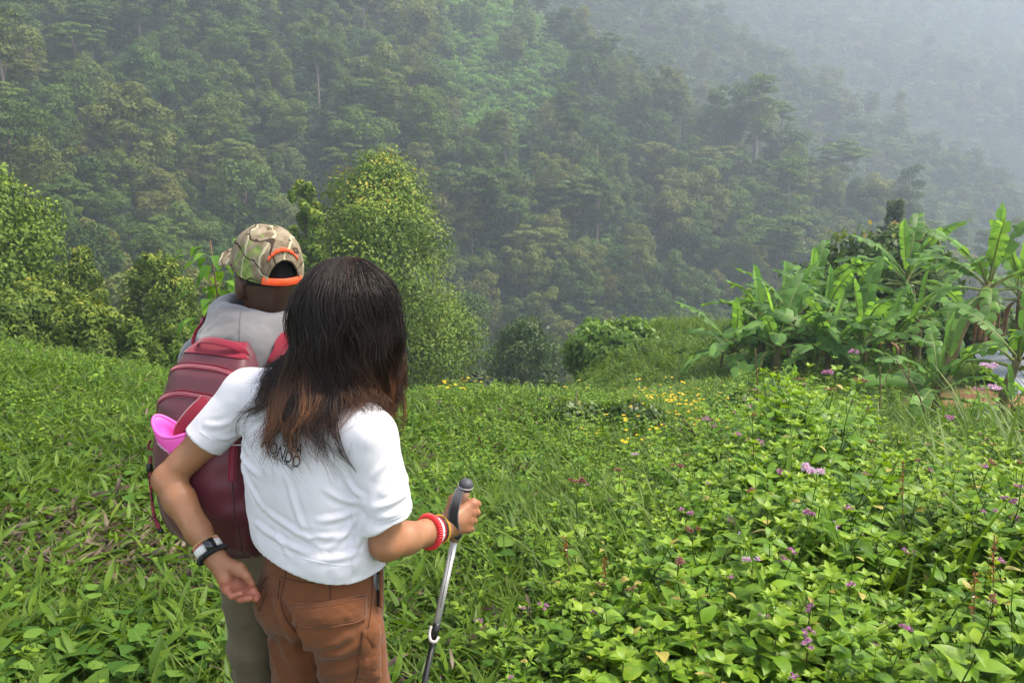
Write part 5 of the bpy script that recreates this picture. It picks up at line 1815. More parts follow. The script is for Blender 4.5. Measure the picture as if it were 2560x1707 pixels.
def tro_disp(V, Nn):
    z = V[:, 2]
    ff = .0055 * fold(V, (.8, 0, .45), 16, 4, 1, 31, .4) * sstep(.84, .70, z)
    ff += .0045 * fold(V, (-.5, 0, .6), 24, 6, 1, 33, .4) * sstep(.80, .62, z)
    ff += .0035 * fold(V, (1, 0, .15), 26, 5, 1, 35, .3) * sstep(.80, .90, z)
    s_ = (V - np.array([pc[0], pc[1], 0])) @ WR
    ff += .009 * np.abs(fold(V, (.4, .3, .8), 34, 9, 1, 37, .5)) * sstep(.10, .17, s_) * sstep(.78, .66, z)
    ff *= .6
    ff += .8 * creases(V, Nn, LASTQ, [(712, 1520, 770, 1640, -.016), (800, 1640, 905, 1612, .008), (790, 1690, 930, 1645, .008), (690, 1505, 722, 1570, .007), (665, 1560, 700, 1690, .007), (870, 1590, 800, 1620, .006), (700, 1600, 760, 1690, .006), (925, 1540, 948, 1600, .006), (650, 1430, 720, 1400, .005)], .011)
    ff += .0016 * vnoise(V * 60, 8)
    return V + Nn * ff[:, None]


tr_o, PV, PQ = field_obj('trousers', f, M_TROU, woman, sm=2, disp=tro_disp)
TRO_BVH = bvh_of(PV, PQ)


def on_trousers(mb, name, mat_):
    return mb.build(name, mat_, tr_o)


A_, F_ = patch_on(TRO_BVH, [(733, 1512), (914, 1488), (912, 1548), (738, 1562)], 26, 11, .007, .006, .004, 1)
b_ = MB(); b_.add(A_, F_); on_trousers(b_, 'pocket_flap', M_TROU)
b_ = MB()
for pts in ([(735, 1519), (820, 1513), (912, 1494)], [(738, 1530), (741, 1555), (765, 1571), (830, 1578), (885, 1566), (909, 1545), (912, 1500)]):
    q = line_on(bvh_of(A_, F_), pts, 40, .0008)
    if len(q) > 3: tube(b_, q, .0011, 4)
q = line_on(TRO_BVH, [(733, 1508), (820, 1503), (914, 1483)], 30, .003)
tube(b_, q, .0022, 5)
on_trousers(b_, 'pocket_piping', M_TROUL)
A_, F_ = patch_on(TRO_BVH, [(640, 1462), (668, 1476), (652, 1520), (645, 1520)], 10, 9, .006, .005, .003, 2)
b_ = MB(); b_.add(A_, F_); on_trousers(b_, 'pocket_flap', M_TROU)
A_, F_ = patch_on(TRO_BVH, [(905, 1575), (946, 1560), (950, 1690), (895, 1690)], 12, 22, .006, .005, .006, 3)
b_ = MB(); b_.add(A_, F_); on_trousers(b_, 'cargo_pocket', M_TROU)
b_ = MB()
for pts in ([(718, 1405), (712, 1450), (702, 1497), (712, 1540), (738, 1580)], [(824, 1430), (825, 1470), (826, 1500)], [(928, 1405), (930, 1460), (927, 1520), (918, 1580), (904, 1640), (888, 1705)],
            [(700, 1440), (760, 1455), (830, 1456), (900, 1446)], [(700, 1447), (695, 1497)], [(668, 1440), (655, 1462)]):
    q = line_on(TRO_BVH, pts, 40, .0005)
    if len(q) > 3: tube(b_, q, .0013, 4)
on_trousers(b_, 'seam', M_TROUD)
b_ = MB()
h, nn = pix_hit(TRO_BVH, 711, 1455)
for k in range(11):                                       # bar tacks down the seat seam
    h, nn = pix_hit(TRO_BVH, 713 - k * 1.2, 1440 + k * 6)
    tube(b_, [h + nn * .001 + Vector((-.003, 0, 0)), h + nn * .0015 + Vector((.003, 0, 0))], .0012, 4)
on_trousers(b_, 'stitching', M_TROUL)
for (u, v0, v1) in ((829, 1432, 1452), (723, 1402, 1424)):
    b_ = MB()
    A_, F_ = patch_on(TRO_BVH, [(u - 6, v0), (u + 7, v0), (u + 7, v1), (u - 6, v1)], 4, 5, .004, .003)
    b_.add(A_, F_); on_trousers(b_, 'belt_loop', M_TROU)
# side pocket opening with the phone inside
M_DARK = plain_mat('pocket_lining', (.02, .015, .012), .95, .1)
b_ = MB()
A_, F_ = patch_on(TRO_BVH, [(941, 1408), (954, 1408), (949, 1508), (943, 1508)], 5, 12, .002, .003)
b_.add(A_, F_); on_trousers(b_, 'pocket_opening', M_DARK)
ph, pn = pix_hit(TRO_BVH, 945, 1455)
M_PHONE = plain_mat('grey_phone_back', (.30, .30, .32), .3, .6, .1, 4, metal=.4)
M_BLACKG = plain_mat('black_gloss', (.012, .012, .014), .15, .6, .05)
phone = empty('phone', tuple(ph), 0, 'grey phone sticking out of the right side pocket of the rust trousers', 'phone')
pt = unit(np.array([.10, .1, 1.0])); po = unit(WR + .2 * np.array(pn)); po = unit(po - pt * po.dot(pt)); pw = np.cross(pt, po)
pofs = -WF * .006 - po * .004
b_ = MB()
prof = [(-.021, .0), (-.018, .0045), (.018, .0045), (.021, 0), (.018, -.0045), (-.018, -.0045)]
V = []
for hz_ in (-.072, -.068, .060, .066):
    k = .96 if hz_ in (-.072, .066) else 1
    V += [tuple(np.array(ph) + po * (.006 + b * k) + pw * a * k + pt * hz_ + pofs) for a, b in prof]
F = []
for j in range(3):
    for i in range(6):
        F.append((j * 6 + i, j * 6 + (i + 1) % 6, j * 6 + 6 + (i + 1) % 6, j * 6 + 6 + i))
b_.add(V, F); b_.add(V, [(18, 19, 20, 21), (21, 22, 23, 18), (3, 2, 1, 0), (0, 5, 4, 3)])
adopt(b_.build('phone_case', M_PHONE), phone)
b_ = MB()
cc = np.array(ph) + pofs + po * .0115 + pt * .032 - WF * .006
tube(b_, [cc - po * .002, cc + po * .0015], .006, 12)
adopt(b_.build('camera_lens', M_BLACKG), phone)
b_ = MB()
A_, F_ = patch_on(TRO_BVH, [(936, 1418), (943, 1420), (944, 1512), (938, 1514)], 4, 14, .016, .004)
b_.add(A_, F_); on_trousers(b_, 'pocket_edge', M_TROU)

# boots
M_BOOT = fabric('dark_boot', (.05, .035, .025), .6)
for sd in (-1, 1):
    f = Field((-.85, 1.6, -.06), (-.1, 2.3, .16), .009)
    a = np.array([pc[0], pc[1], .05]) + WR * sd * .108 - WF * .03
    f.cap(a - WF * .03, a + WF * .13 - [0, 0, .012], .045, .038, .01); f.cap(a, a + [0, 0, .09], .05, .056, .02)
    f.plane_cut(a + [0, 0, -.07], (0, 0, -1), .3)
    field_obj('boot', f, M_BOOT, woman)

# ---- hair
M_HAIR, t, b, out = nodes('dark_brown_hair')
at = N(t, 'ShaderNodeAttribute', attribute_name='tint')
c = ramp(t, at.outputs['Fac'], [(0, (.0075, .0048, .0040)), (.35, (.018, .010, .007)), (.65, (.070, .028, .012)), (1, (.20, .080, .030))])
t.links.new(c, b.inputs['Base Color'])
b.inputs['Roughness'].default_value = .5
b.inputs['Specular IOR Level'].default_value = .32
b.inputs['Anisotropic'].default_value = .5
gh = np.random.default_rng(17)
hair = MB()
NP = 15
HA = HR_[:, 0]; HB = HR_[:, 1]
# locks: azimuth (-pi/2 back, 0 right), outwardness, free length below the widest line, strands
LK = []
for q in range(112):
    a_ = gh.normal(-math.pi / 2, 1.0)
    LK.append((a_, gh.random(), .255 + gh.normal() * .035 - .03 * (abs(a_ + 1.35) < .5), 62))
for q in range(30): LK.append((gh.uniform(-math.pi, math.pi), gh.random(), .20 + gh.normal() * .03, 55))
for q in range(20): LK.append((gh.normal(-2.12, .26), gh.uniform(.3, 1), .325 + gh.normal() * .025, 62))
for q in range(13): LK.append((gh.uniform(-1.9, -.75), gh.uniform(.5, 1), .315 + gh.normal() * .03, 24))
for q in range(9): LK.append((gh.uniform(-2.95, -2.35), gh.uniform(.7, 1), .25 + gh.normal() * .03, 20))
for q in range(9): LK.append((gh.uniform(-2.0, -1.55), gh.uniform(.4, 1), .30 + gh.normal() * .02, 50))
for q in range(14): LK.append((gh.uniform(-.75, .25), gh.uniform(.3, 1), .25 + gh.normal() * .02, 55))
LK = np.array(LK)
ncl = len(LK)
ci = np.repeat(np.arange(ncl), (LK[:, 3] * .64).astype(int))
NU = 1900                                                                       # short under-hair fills the mass
ci = np.r_[ci, gh.integers(0, 142, NU)]
NS = len(ci)
under = np.arange(NS) >= NS - NU
cphi = LK[:, 0]
side = np.cos(cphi)
cph = 1.2 * np.sin(2.3 * cphi) + 2 * cphi + gh.normal(size=ncl) * 1.2
cfr = gh.uniform(1.25, 2.1, ncl); camp = gh.uniform(.011, .027, ncl)
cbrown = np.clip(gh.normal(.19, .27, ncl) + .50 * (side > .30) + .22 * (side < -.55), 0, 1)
cth = np.where(gh.random(ncl) < .6, gh.uniform(.05, .55, ncl), gh.uniform(.3, 1.3, ncl))
cbump = gh.normal(size=ncl) * .011
phi = cphi[ci] + np.where(under, gh.normal(size=NS) * .12, gh.normal(size=NS) * .035)
lay = np.clip(LK[ci, 1] + gh.normal(size=NS) * .12, 0, 1) * np.where(under, .3, 1)
fly = gh.random(NS) < .045
th0 = np.clip(cth[ci] + gh.normal(size=NS) * .12, .03, 1.5)
L = np.maximum(1.52 - th0, 0) * .112 + np.clip(LK[ci, 2] * np.where(under, gh.uniform(.2, .6, NS), gh.uniform(.80, 1.04, NS)), .04, .5)
s_ = np.linspace(0, 1, NP)
pos = np.zeros((NS, NP, 3))
r_lat = .091 + .021 * lay; r_bak = .110 + .020 * lay; r_ver = .119 + .010 * lay
dirxy = HA[None, :] * np.cos(phi)[:, None] + HB[None, :] * np.sin(phi)[:, None]
rad = 1 / np.sqrt((np.cos(phi) / r_lat) ** 2 + (np.sin(phi) / r_bak) ** 2)
tang = np.cross(dirxy, [0, 0, 1.0])
off = gh.normal(size=(NS, 2)); fo = gh.normal(size=(NS, 3)); fp = gh.uniform(0, 6.28, (NS, 3))
for k in range(NP):
    arc = s_[k] * L
    th = np.minimum(th0 + arc / .112, 1.52)
    fall = np.maximum(arc - np.maximum(1.52 - th0, 0) * .112, 0)
    run = fall - .112 * (1.52 - th)                                             # along the lock, 0 at the widest line
    flare = 1 + .17 * np.minimum(fall, .22) / .22 * (.6 + .4 * np.abs(np.cos(phi)))
    r = rad * np.sin(th) * np.where(fall > 0, flare, 1)
    p = Hc + dirxy * (r + cbump[ci] * sstep(.4, 1.3, th))[:, None]
    p[:, 2] += r_ver * np.cos(th) - fall * .97
    ww = camp[ci] * sstep(-.14, .10, run)
    ph_ = cfr[ci] * 6.28 * run / .22 + cph[ci]
    p += tang * (np.sin(ph_) * ww)[:, None] + dirxy * (np.cos(ph_ * .9 + cph[ci]) * ww * .6)[:, None]
    sp_ = np.where(under, .014, .0105 * (1 - .70 * sstep(.06, 1, np.clip(fall / (LK[ci, 2] + .01), 0, 1))))
    p += tang * (off[:, 0] * sp_)[:, None] + dirxy * (off[:, 1] * sp_ * .55)[:, None]
    p += .0017 * np.sin(fp + s_[k] * 10) * sstep(.05, .4, s_[k])
    p[fly] += fo[fly] * .014 * s_[k]
    p[:, 0] -= .006 * sstep(.05, .30, fall) * (phi < -.6)
    p[:, 0] -= .012 * sstep(.05, .30, fall) * (phi >= -.6)
    pos[:, k] = p


def sd_shirt(p):
    """rough distance to the shirt back and shoulders"""
    z = p[:, 2]
    c0, c1, a, b2 = (np.interp(z, SZ, q) for q in (SX, SY, SA, SB))
    l0 = (p[:, 0] - c0) * WR[0] + (p[:, 1] - c1) * WR[1]; l1 = (p[:, 0] - c0) * WF[0] + (p[:, 1] - c1) * WF[1]
    d = ((np.abs(l0 / a) ** 2.3 + np.abs(l1 / b2) ** 2.3) ** (1 / 2.3) - 1) * np.minimum(a, b2)
    d = np.where(z > SZ[-1], 1, d)
    for q in (Lj, Rj):
        a0 = Nb + np.array([0, 0, -.035]); ab = q - a0
        t_ = np.clip((p - a0) @ ab / ab.dot(ab), 0, 1)
        d = np.minimum(d, np.linalg.norm(p - a0 - t_[:, None] * ab, axis=1) - .066)
    return d


flat = pos.reshape(-1, 3)
for it_ in range(5):
    d = sd_shirt(flat) - (.008 + .02 * np.repeat(lay, NP))
    m_ = d < 0
    if not m_.any(): break
    e = .002
    q = flat[m_]
    gr = np.stack([(sd_shirt(q + np.eye(3)[i] * e) - sd_shirt(q - np.eye(3)[i] * e)) / (2 * e) for i in range(3)], 1)
    gr[:, 2] = np.clip(gr[:, 2], -.1, .25)
    gr = unit(gr)
    flat[m_] -= gr * (d[m_] * .8)[:, None]
pos = flat.reshape(NS, NP, 3)
pos[:, 1:-1] = .25 * pos[:, :-2] + .5 * pos[:, 1:-1] + .25 * pos[:, 2:]
# three-sided strands
T = unit(np.gradient(pos, axis=1))
n1 = unit(np.cross(T, np.array([.3, -.9, .25]))); n2 = np.cross(T, n1)
hr = gh.uniform(.00050, .00078, NS)[:, None] * np.interp(s_, [0, .1, .7, 1], [.8, 1, .9, .3])[None]
ang = np.arange(3) * 2 * np.pi / 3
V = pos[:, :, None] + hr[:, :, None, None] * (np.cos(ang)[None, None, :, None] * n1[:, :, None] + np.sin(ang)[None, None, :, None] * n2[:, :, None])
i, k, j = np.meshgrid(np.arange(NS), np.arange(NP - 1), np.arange(3), indexing='ij')
i, k, j = i.ravel(), k.ravel(), j.ravel()
base = (i * NP + k) * 3; j2 = (j + 1) % 3
F = np.c_[base + j, base + j2, base + 3 + j2, base + 3 + j]
part = np.exp(-((np.sum(dirxy * HA, 1) * np.sin(th0) - .10) / .05) ** 2) * (th0 < .62)
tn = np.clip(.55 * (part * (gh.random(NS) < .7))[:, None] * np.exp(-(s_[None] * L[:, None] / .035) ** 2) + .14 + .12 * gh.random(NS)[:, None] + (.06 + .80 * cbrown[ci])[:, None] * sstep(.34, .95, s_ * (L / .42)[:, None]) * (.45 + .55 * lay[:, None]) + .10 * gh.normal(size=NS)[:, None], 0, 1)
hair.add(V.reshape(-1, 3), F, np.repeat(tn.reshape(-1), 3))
f = Field(Hc - [.2, .2, .34], Hc + [.2, .2, .2], .006)
f.ell(Hc + [0, 0, .002], (.088, .105, .113), HR_)
f.cap(Hc - HB * .02 + [-.005, 0, -.03], Hc - HB * .045 + [-.03, 0, -.14], .088, .085, .03)
f.ell(Hc + HB * .13 + [0, 0, -.02], (.07, .06, .10), HR_, .02, 'sub')
V, Q = f.mesh(); V = smooth_mesh(V, Q, 2)
hair.add(V, Q, 0.0)
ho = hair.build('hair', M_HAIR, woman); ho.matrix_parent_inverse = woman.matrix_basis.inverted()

# ---- on the wrists
def coil(mb, c, axis_, R_, r, turns, n=12, squash=1.0, wire=None, tint=.5):
    """spring-like hair-tie bracelet"""
    axis_ = unit(axis_); e1 = unit(np.cross(axis_, [0.2, .3, 1])); e2 = np.cross(axis_, e1)
    t_ = np.linspace(0, 2 * np.pi, turns * n + 1)
    ph_ = t_ * turns
    rr = R_ + r * np.cos(ph_)
    p = c + (np.cos(t_) * rr)[:, None] * e1 + (np.sin(t_) * rr)[:, None] * e2 * squash + (r * np.sin(ph_))[:, None] * axis_
    tube(mb, p, wire or r * .42, 5, tint, 0, False)


def band(mb, c, axis_, R_, half, thick, n=40, squash=1.0, a0=0, a1=6.2832, tint=.5, mi=0):
    axis_ = unit(axis_); e1 = unit(np.cross(axis_, [0.2, .3, 1])); e2 = np.cross(axis_, e1)
    t_ = np.linspace(a0, a1, n)
    d = np.cos(t_)[:, None] * e1 + np.sin(t_)[:, None] * e2 * squash
    V = []
    for q in range(n):
        for a, rr in ((-half, R_), (half, R_), (half, R_ + thick), (-half, R_ + thick)):
            V.append(c + d[q] * rr + axis_ * a)
    F = []
    for q in range(n - 1):
        for a in range(4):
            F.append((q * 4 + a, q * 4 + (a + 1) % 4, q * 4 + 4 + (a + 1) % 4, q * 4 + 4 + a))
    F += [(3, 2, 1, 0), ((n - 1) * 4, (n - 1) * 4 + 1, (n - 1) * 4 + 2, (n - 1) * 4 + 3)]
    mb.add(V, F, tint, mi)


col = lambda nm, c, r=.5, **k: plain_mat(nm, c, r, .4, .05, 20, **k)
M_REDC, M_BLKC, M_WHT, M_PNK, M_YEL, M_SIL = col('red_coil', (.72, .035, .04), .25), col('black_coil', (.012, .012, .013), .35), col('white_strap', (.72, .69, .66), .5), col('pink_cord', (.75, .20, .19)), col('yellow_beads', (.72, .42, .03)), col('ring_gold', (.75, .55, .22), .25, metal=1.0)
M_RBEAD = col('red_beads', (.45, .03, .05))
fR = unit(Rw - mid(Re, Rw, .5)); fL = unit(Lw - mid(Le, Lw, .5))
def worn(mb, name, mat_, par=woman):
    o = mb.build(name, mat_, par)
    if par is woman: o.matrix_parent_inverse = woman.matrix_basis.inverted()
    return o
b_ = MB(); coil(b_, mid(Re, Rw, .80), unit(fR + np.array([.0, .0, -.05])), .037, .0062, 46, 8); worn(b_, 'bracelet', M_REDC)
b_ = MB(); band(b_, mid(Re, Rw, .89), fR, .0325, .0045, .0022); worn(b_, 'bracelet', M_WHT)
b_ = MB(); coil(b_, mid(Re, Rw, .945), fR, .0325, .0024, 60, 6); worn(b_, 'bracelet', M_RBEAD)
b_ = MB(); band(b_, mid(Re, Rw, .985), fR, .0315, .0026, .0022); worn(b_, 'bracelet', M_BLKC)
b_ = MB(); coil(b_, mid(Re, Rw, 1.02), fR, .0325, .0024, 60, 6); worn(b_, 'bracelet', M_YEL)
b_ = MB(); coil(b_, mid(Le, Lw, 1.02), fL, .0325, .0052, 44, 8); worn(b_, 'bracelet', M_BLKC)
b_ = MB(); coil(b_, mid(Le, Lw, .885), fL, .0305, .0014, 50, 6); worn(b_, 'bracelet', M_PNK)
b_ = MB(); coil(b_, mid(Le, Lw, .865), fL, .0305, .0018, 40, 6); worn(b_, 'bracelet', M_SIL)
b_ = MB()
for q in range(26): band(b_, mid(Le, Lw, .945), fL, .0300, .0095, .0030, 3, 1, q * 6.2832 / 26, (q + .86) * 6.2832 / 26)
wat = worn(b_, 'watch', M_WHT)
wcn = mid(Le, Lw, .945); wd = unit(np.array([.55, -.75, .25])); wd = unit(wd - fL * wd.dot(fL)); ws = np.cross(fL, wd)
b_ = MB()
V = [wcn + wd * (.0315 + d_) + ws * a + fL * b2 for d_ in (0, .007) for a, b2 in ((-.012, -.0135), (.012, -.0135), (.012, .0135), (-.012, .0135))]
b_.add(V, [(0, 3, 2, 1), (4, 5, 6, 7), (0, 1, 5, 4), (1, 2, 6, 5), (2, 3, 7, 6), (3, 0, 4, 7)])
worn(b_, 'watch_face', M_BLACKG, wat)
b_ = MB(); a = mid(Lm[2], Lf[2][0], .35); coil(b_, a, Lf[2][0] - Lm[2], .0098, .0010, 1, 24); worn(b_, 'ring', M_SIL)
b_ = MB(); a = mid(Rk[1], Rk[1] + hR * .012 - hN * .03, .5); coil(b_, a, hR * .012 - hN * .03, .0108, .0010, 1, 24); worn(b_, 'ring', M_SIL)

# ---- hiking pole
M_GRIP = col('cork_brown_grip', (.25, .13, .08), .6); M_KNOB = col('dark_grey_rubber', (.055, .055, .062), .55); M_STRAP = fabric('black_webbing', (.012, .012, .013), .7)
M_ALU = plain_mat('pale_aluminium', (.62, .58, .56), .35, .5, .06, 12, metal=.35); M_BLK = col('black_shaft', (.012, .012, .013), .3); M_EDGE = col('pale_rim', (.55, .50, .46), .5)
tipz = 1.19
pole = empty('hiking_pole', tuple(KN + GA * tipz), 0, 'white and black hiking pole in the right hand of the woman', 'hiking pole')
def on_pole(mb, name, mat_): return adopt(mb.build(name, mat_), pole)
b_ = MB(); tube(b_, [KN + GA * q for q in (.018, .03, .06, .10, .13, .145)], [.015, .0125, .0145, .014, .0145, .012], 14); on_pole(b_, 'grip', M_GRIP)
kd = unit(-GA + hN * .45)
b_ = MB(); tube(b_, [KN - kd * .018, KN - kd * .010, KN - kd * .002, KN + kd * .006, KN + kd * .012, KN + kd * .0155, KN + kd * .017], [.013, .0178, .0190, .0183, .0145, .008, .001], 22); on_pole(b_, 'knob', M_KNOB)
b_ = MB(); coil(b_, KN - kd * .003, kd, .0190, .0008, 1, 30, wire=.0014); on_pole(b_, 'knob_rim', M_EDGE)
b_ = MB(); tube(b_, [KN + GA * q for q in (.14, .25, .352)], [.0092, .0092, .0092], 14); on_pole(b_, 'upper_shaft', M_ALU)
b_ = MB()
gk = np.random.default_rng(9)
e1 = hR; e2 = hN
for q in np.arange(.19, .344, .0085):                      # printed scale ticks and a groove line
    for sd in (-1, 1):
        cc = KN + GA * q + unit(e1 * sd * .93 + e2 * .38) * .0093
        tube(b_, [cc, cc + GA * gk.uniform(.002, .005)], .0009, 4)
tube(b_, [KN + GA * .17 + e2 * .0093, KN + GA * .31 + e2 * .0093], .0008, 4)
on_pole(b_, 'printed_scale', M_BLK)
b_ = MB(); tube(b_, [KN + GA * q for q in (.352, .390)], .0102, 14); on_pole(b_, 'clamp_collar', M_BLK)
b_ = MB(); tube(b_, [KN + GA * q for q in (.390, .8, 1.12)], [.0075, .0075, .007], 12); on_pole(b_, 'lower_shaft', M_BLK)
b_ = MB()
lv = [KN + GA * .362 - e1 * .0125 + e2 * .002, KN + GA * .379 - e1 * .0135 + e2 * .006, KN + GA * .394 - e1 * .007 + e2 * .014, KN + GA * .395 + e1 * .006 + e2 * .014, KN + GA * .383 + e1 * .0115 + e2 * .009]
tube(b_, spline(lv, 14), .0045, 8, .5, 0, True, .6); on_pole(b_, 'clamp_lever', M_EDGE)
b_ = MB(); tube(b_, [KN + GA * q for q in (1.12, 1.15, tipz)], [.006, .0055, .002], 8); on_pole(b_, 'tip', M_BLK)
st = spline([KN - hR * .013 + GA * .010 + hN * .006, A3(1141, 1250, 1.995), A3(1133, 1285, 1.98), A3(1135, 1318, 1.985), A3(1143, 1338, 2.01), KN + GA * .125 + hN * .012], 24)
b_ = MB(); tube(b_, st, .0145, 8, .5, 0, True, .16, up=None); 
# webbing: wide axis across the view
b_ = MB(); tube(b_, st, np.interp(np.linspace(0, 1, 24), [0, .25, .6, .9, 1], [.008, .0125, .0140, .0120, .006]), 10, .5, 0, True, .16, up=np.array(hN)); on_pole(b_, 'wrist_strap', M_STRAP)
b_ = MB()
for sd in (-1, 1): tube(b_, st + hR * .0105 * sd + hN * .0018, .0009, 4)
on_pole(b_, 'strap_stitching', col('grey_thread', (.10, .10, .11)))
# ------------------------------------------------------------------ the man
M_SKIND = skin_mat('dark_skin', (.060, .030, .020), (.11, .05, .035), .42)
M_SWEAT = fabric('grey_sweat_fabric', (.140, .135, .140), .95, 500, .14, .3, .4, crumple=.2)
M_KHAKI = fabric('olive_khaki_cotton', (.110, .085, .050), .9, 700, .18, .25, .1, crumple=.22)
MYAW = R(-25)
MR, MF = rot2(MYAW)
mc = np.array([-.71, 2.37])
man = empty('person', (mc[0], mc[1], gz(*mc)), MYAW, 'man in camouflage cap and grey hooded sweatshirt carrying the burgundy backpack', 'person')
adm = lambda o: adopt(o, man)
HYAW = R(39)
QR, QF = rot2(HYAW)
QU = np.array([0, 0, 1.0])
Q3 = np.stack([QR, QF, QU], 1)
mh = np.array([-.674, 2.345, 1.594])
nb = np.array([-.700, 2.365, 1.402])
f = Field((-1.25, 1.95, .82), (-.22, 2.98, 1.76), .0068)
f.ell(mh + [0, 0, .01], (.078, .098, .110), Q3)
f.cap(mh + QF * .03 - QU * .045, mh + QF * .062 - QU * .098, .062, .034, .03)
f.ell(mh + QF * .068 - QU * .035, (.055, .035, .055), Q3, .03)
f.cap(mh + QF * .098 + QU * .005, mh + QF * .116 - QU * .035, .010, .017, .012)
f.cap(mh + QF * .098 - QR * .02 - QU * .066, mh + QF * .098 + QR * .02 - QU * .066, .010, .010, .008)
for sd in (-1, 1):
    f.ell(mh + QR * sd * .034 + QF * .092 + QU * .006, (.014, .012, .009), Q3, .006, 'sub')
    f.ell(mh + QR * sd * .034 + QF * .084 + QU * .006, (.012, .012, .012), Q3)
    f.ell(mh + QR * sd * .084 - QF * .006 - QU * .026, (.013, .025, .036), Q3, .006)
    f.ell(mh + QR * sd * .097 + QF * .002 - QU * .022, (.008, .013, .021), Q3, .004, 'sub')
f.cap(mh - QF * .022 - QU * .05, nb - [0, 0, .02], .060, .066, .03)
ML, MRj = nb + np.array([0, 0, -.075]) - MR * .205, nb + np.array([0, 0, -.075]) + MR * .205
f.cap(nb - [0, 0, .05], ML, .05, .045, .05); f.cap(nb - [0, 0, .05], MRj, .05, .045, .05)
f.rings([.86, 1.0, 1.15, 1.3, 1.38], [mc[0]] * 5, [mc[1]] * 5, [.14, .135, .15, .17, .12], [.10, .095, .10, .11, .08], MYAW, .04)
arms = []
for J, sd in ((ML, -1), (MRj, 1)):
    el = J + MR * sd * .045 - MF * .02 + np.array([0, 0, -.29])
    wr = el - MR * sd * .05 + MF * .20 + np.array([0, 0, .10])
    arms.append((J, el, wr))
    f.chain([J, el, wr], [.05, .042, .028], .02)
    hd = unit(wr - el)
    pk = wr + hd * .085
    f.cap(wr, pk, .030, .034, .015)
    for i in range(4):
        kk = pk + np.array([0, 0, .030 - .02 * i])
        f.chain([kk, kk + hd * .035 - MR * sd * .012, kk + hd * .030 - MR * sd * .045, kk + hd * .0 - MR * sd * .045], [.011, .010, .009, .008], .004, .006)
    f.chain([wr + hd * .03 + [0, 0, .02], wr + hd * .07 + np.array([0, 0, .05]) - MR * sd * .015, wr + hd * .10 + np.array([0, 0, .045]) - MR * sd * .035], [.016, .012, .010], .006, .01)
field_obj('body', f, M_SKIND, man, sm=1, tintfn=lambda V: .7 * np.exp(-(np.linalg.norm(V - (mh - QR * .086 - QU * .026), axis=1) / .03) ** 2))
# short hair under the cap
f = Field(mh - .16, mh + .16, .005)
f.ell(mh + [0, 0, .012], (.0805, .1005, .1115), Q3)
f.plane_cut(mh + QF * .012 - QU * .05, QF * .95 - QU * .30, .4)
f.plane_cut(mh - QU * .062, -QU + QF * .15, .4)
for sd in (-1, 1): f.ell(mh + QR * sd * .088 + QF * .01 - QU * .026, (.036, .034, .048), Q3, .004, 'sub')
M_BUZZ = fabric('short_black_hair', (.010, .008, .007), .9, 1600, .2, .8, .1)
field_obj('hair', f, M_BUZZ, man, sm=1)

# hooded sweatshirt
f = Field((-1.25, 1.94, .86), (-.25, 2.85, 1.58), .0060)
f.rings([.90, .95, 1.07, 1.19, 1.27, 1.34, 1.38], [mc[0]] * 4 + [mc[0] + .003, nb[0], nb[0]], [mc[1]] * 7, [.17, .18, .178, .185, .185, .15, .10], [.13, .135, .128, .13, .128, .10, .085], MYAW, 0)
f.cap(nb - [0, 0, .045], ML, .075, .075, .05); f.cap(nb - [0, 0, .045], MRj, .075, .075, .05)
for J, el, wr in arms: f.chain([J, el, wr], [.078, .066, .048], .03, .05)
MB3 = np.stack([MR, MF, QU], 1)
hb = nb - MF * .055 + np.array([0, 0, -.005])
# thick neck roll and the hood lying behind
ang = np.linspace(0, 2 * np.pi, 25)
ringp = [nb + MR * .106 * math.cos(a) + MF * .106 * math.sin(a) + np.array([0, 0, .070 + .028 * math.cos(a - .3 + math.pi) * .6 + .012 * math.sin(a)]) for a in ang]
for i in range(24): f.cap(ringp[i], ringp[i + 1], .041, .041, .016)
ring2 = [nb + MR * .115 * math.cos(a) + MF * .115 * math.sin(a) + np.array([0, 0, .024]) for a in ang]
for i in range(24): f.cap(ring2[i], ring2[i + 1], .044, .044, .03)
f.ell(nb - MF * .128 + MR * .015 + np.array([0, 0, .008]), (.128, .072, .078), MB3, .04)
f.ell(nb - MF * .158 + MR * .045 + np.array([0, 0, -.036]), (.090, .052, .050), MB3, .04)
f.cap(nb + [0, 0, .0], nb + np.array([0, 0, .2]) + QF * .0, .074, .086, .012, 'sub')


def sweat_disp(V, Nn):
    d = np.linalg.norm((V - (nb - MF * .15)) * [1, 1, .9], axis=1)
    ff = .0115 * fold(V, (1, -.3, .25), 20, 6, 1, 51, .5) * np.exp(-(d / .16) ** 2)
    ff += .004 * fold(V, (.2, .2, 1), 20, 8, 1, 53, .5)
    ff += .0018 * vnoise(V * 55, 55)
    return V + Nn * ff[:, None]


sw, SWV, SWQ = field_obj('hooded_sweatshirt', f, M_SWEAT, man, sm=2, disp=sweat_disp)
SW_BVH = bvh_of(SWV, SWQ)
b_ = MB()
for pts in ([(602, 778), (599, 830), (603, 872)],):
    q = line_on(SW_BVH, pts, 30, .0008)
    if len(q) > 3: tube(b_, q, .0014, 4)
b_.build('hood_seam', fabric('dark_grey_seam', (.10, .10, .105)), sw)

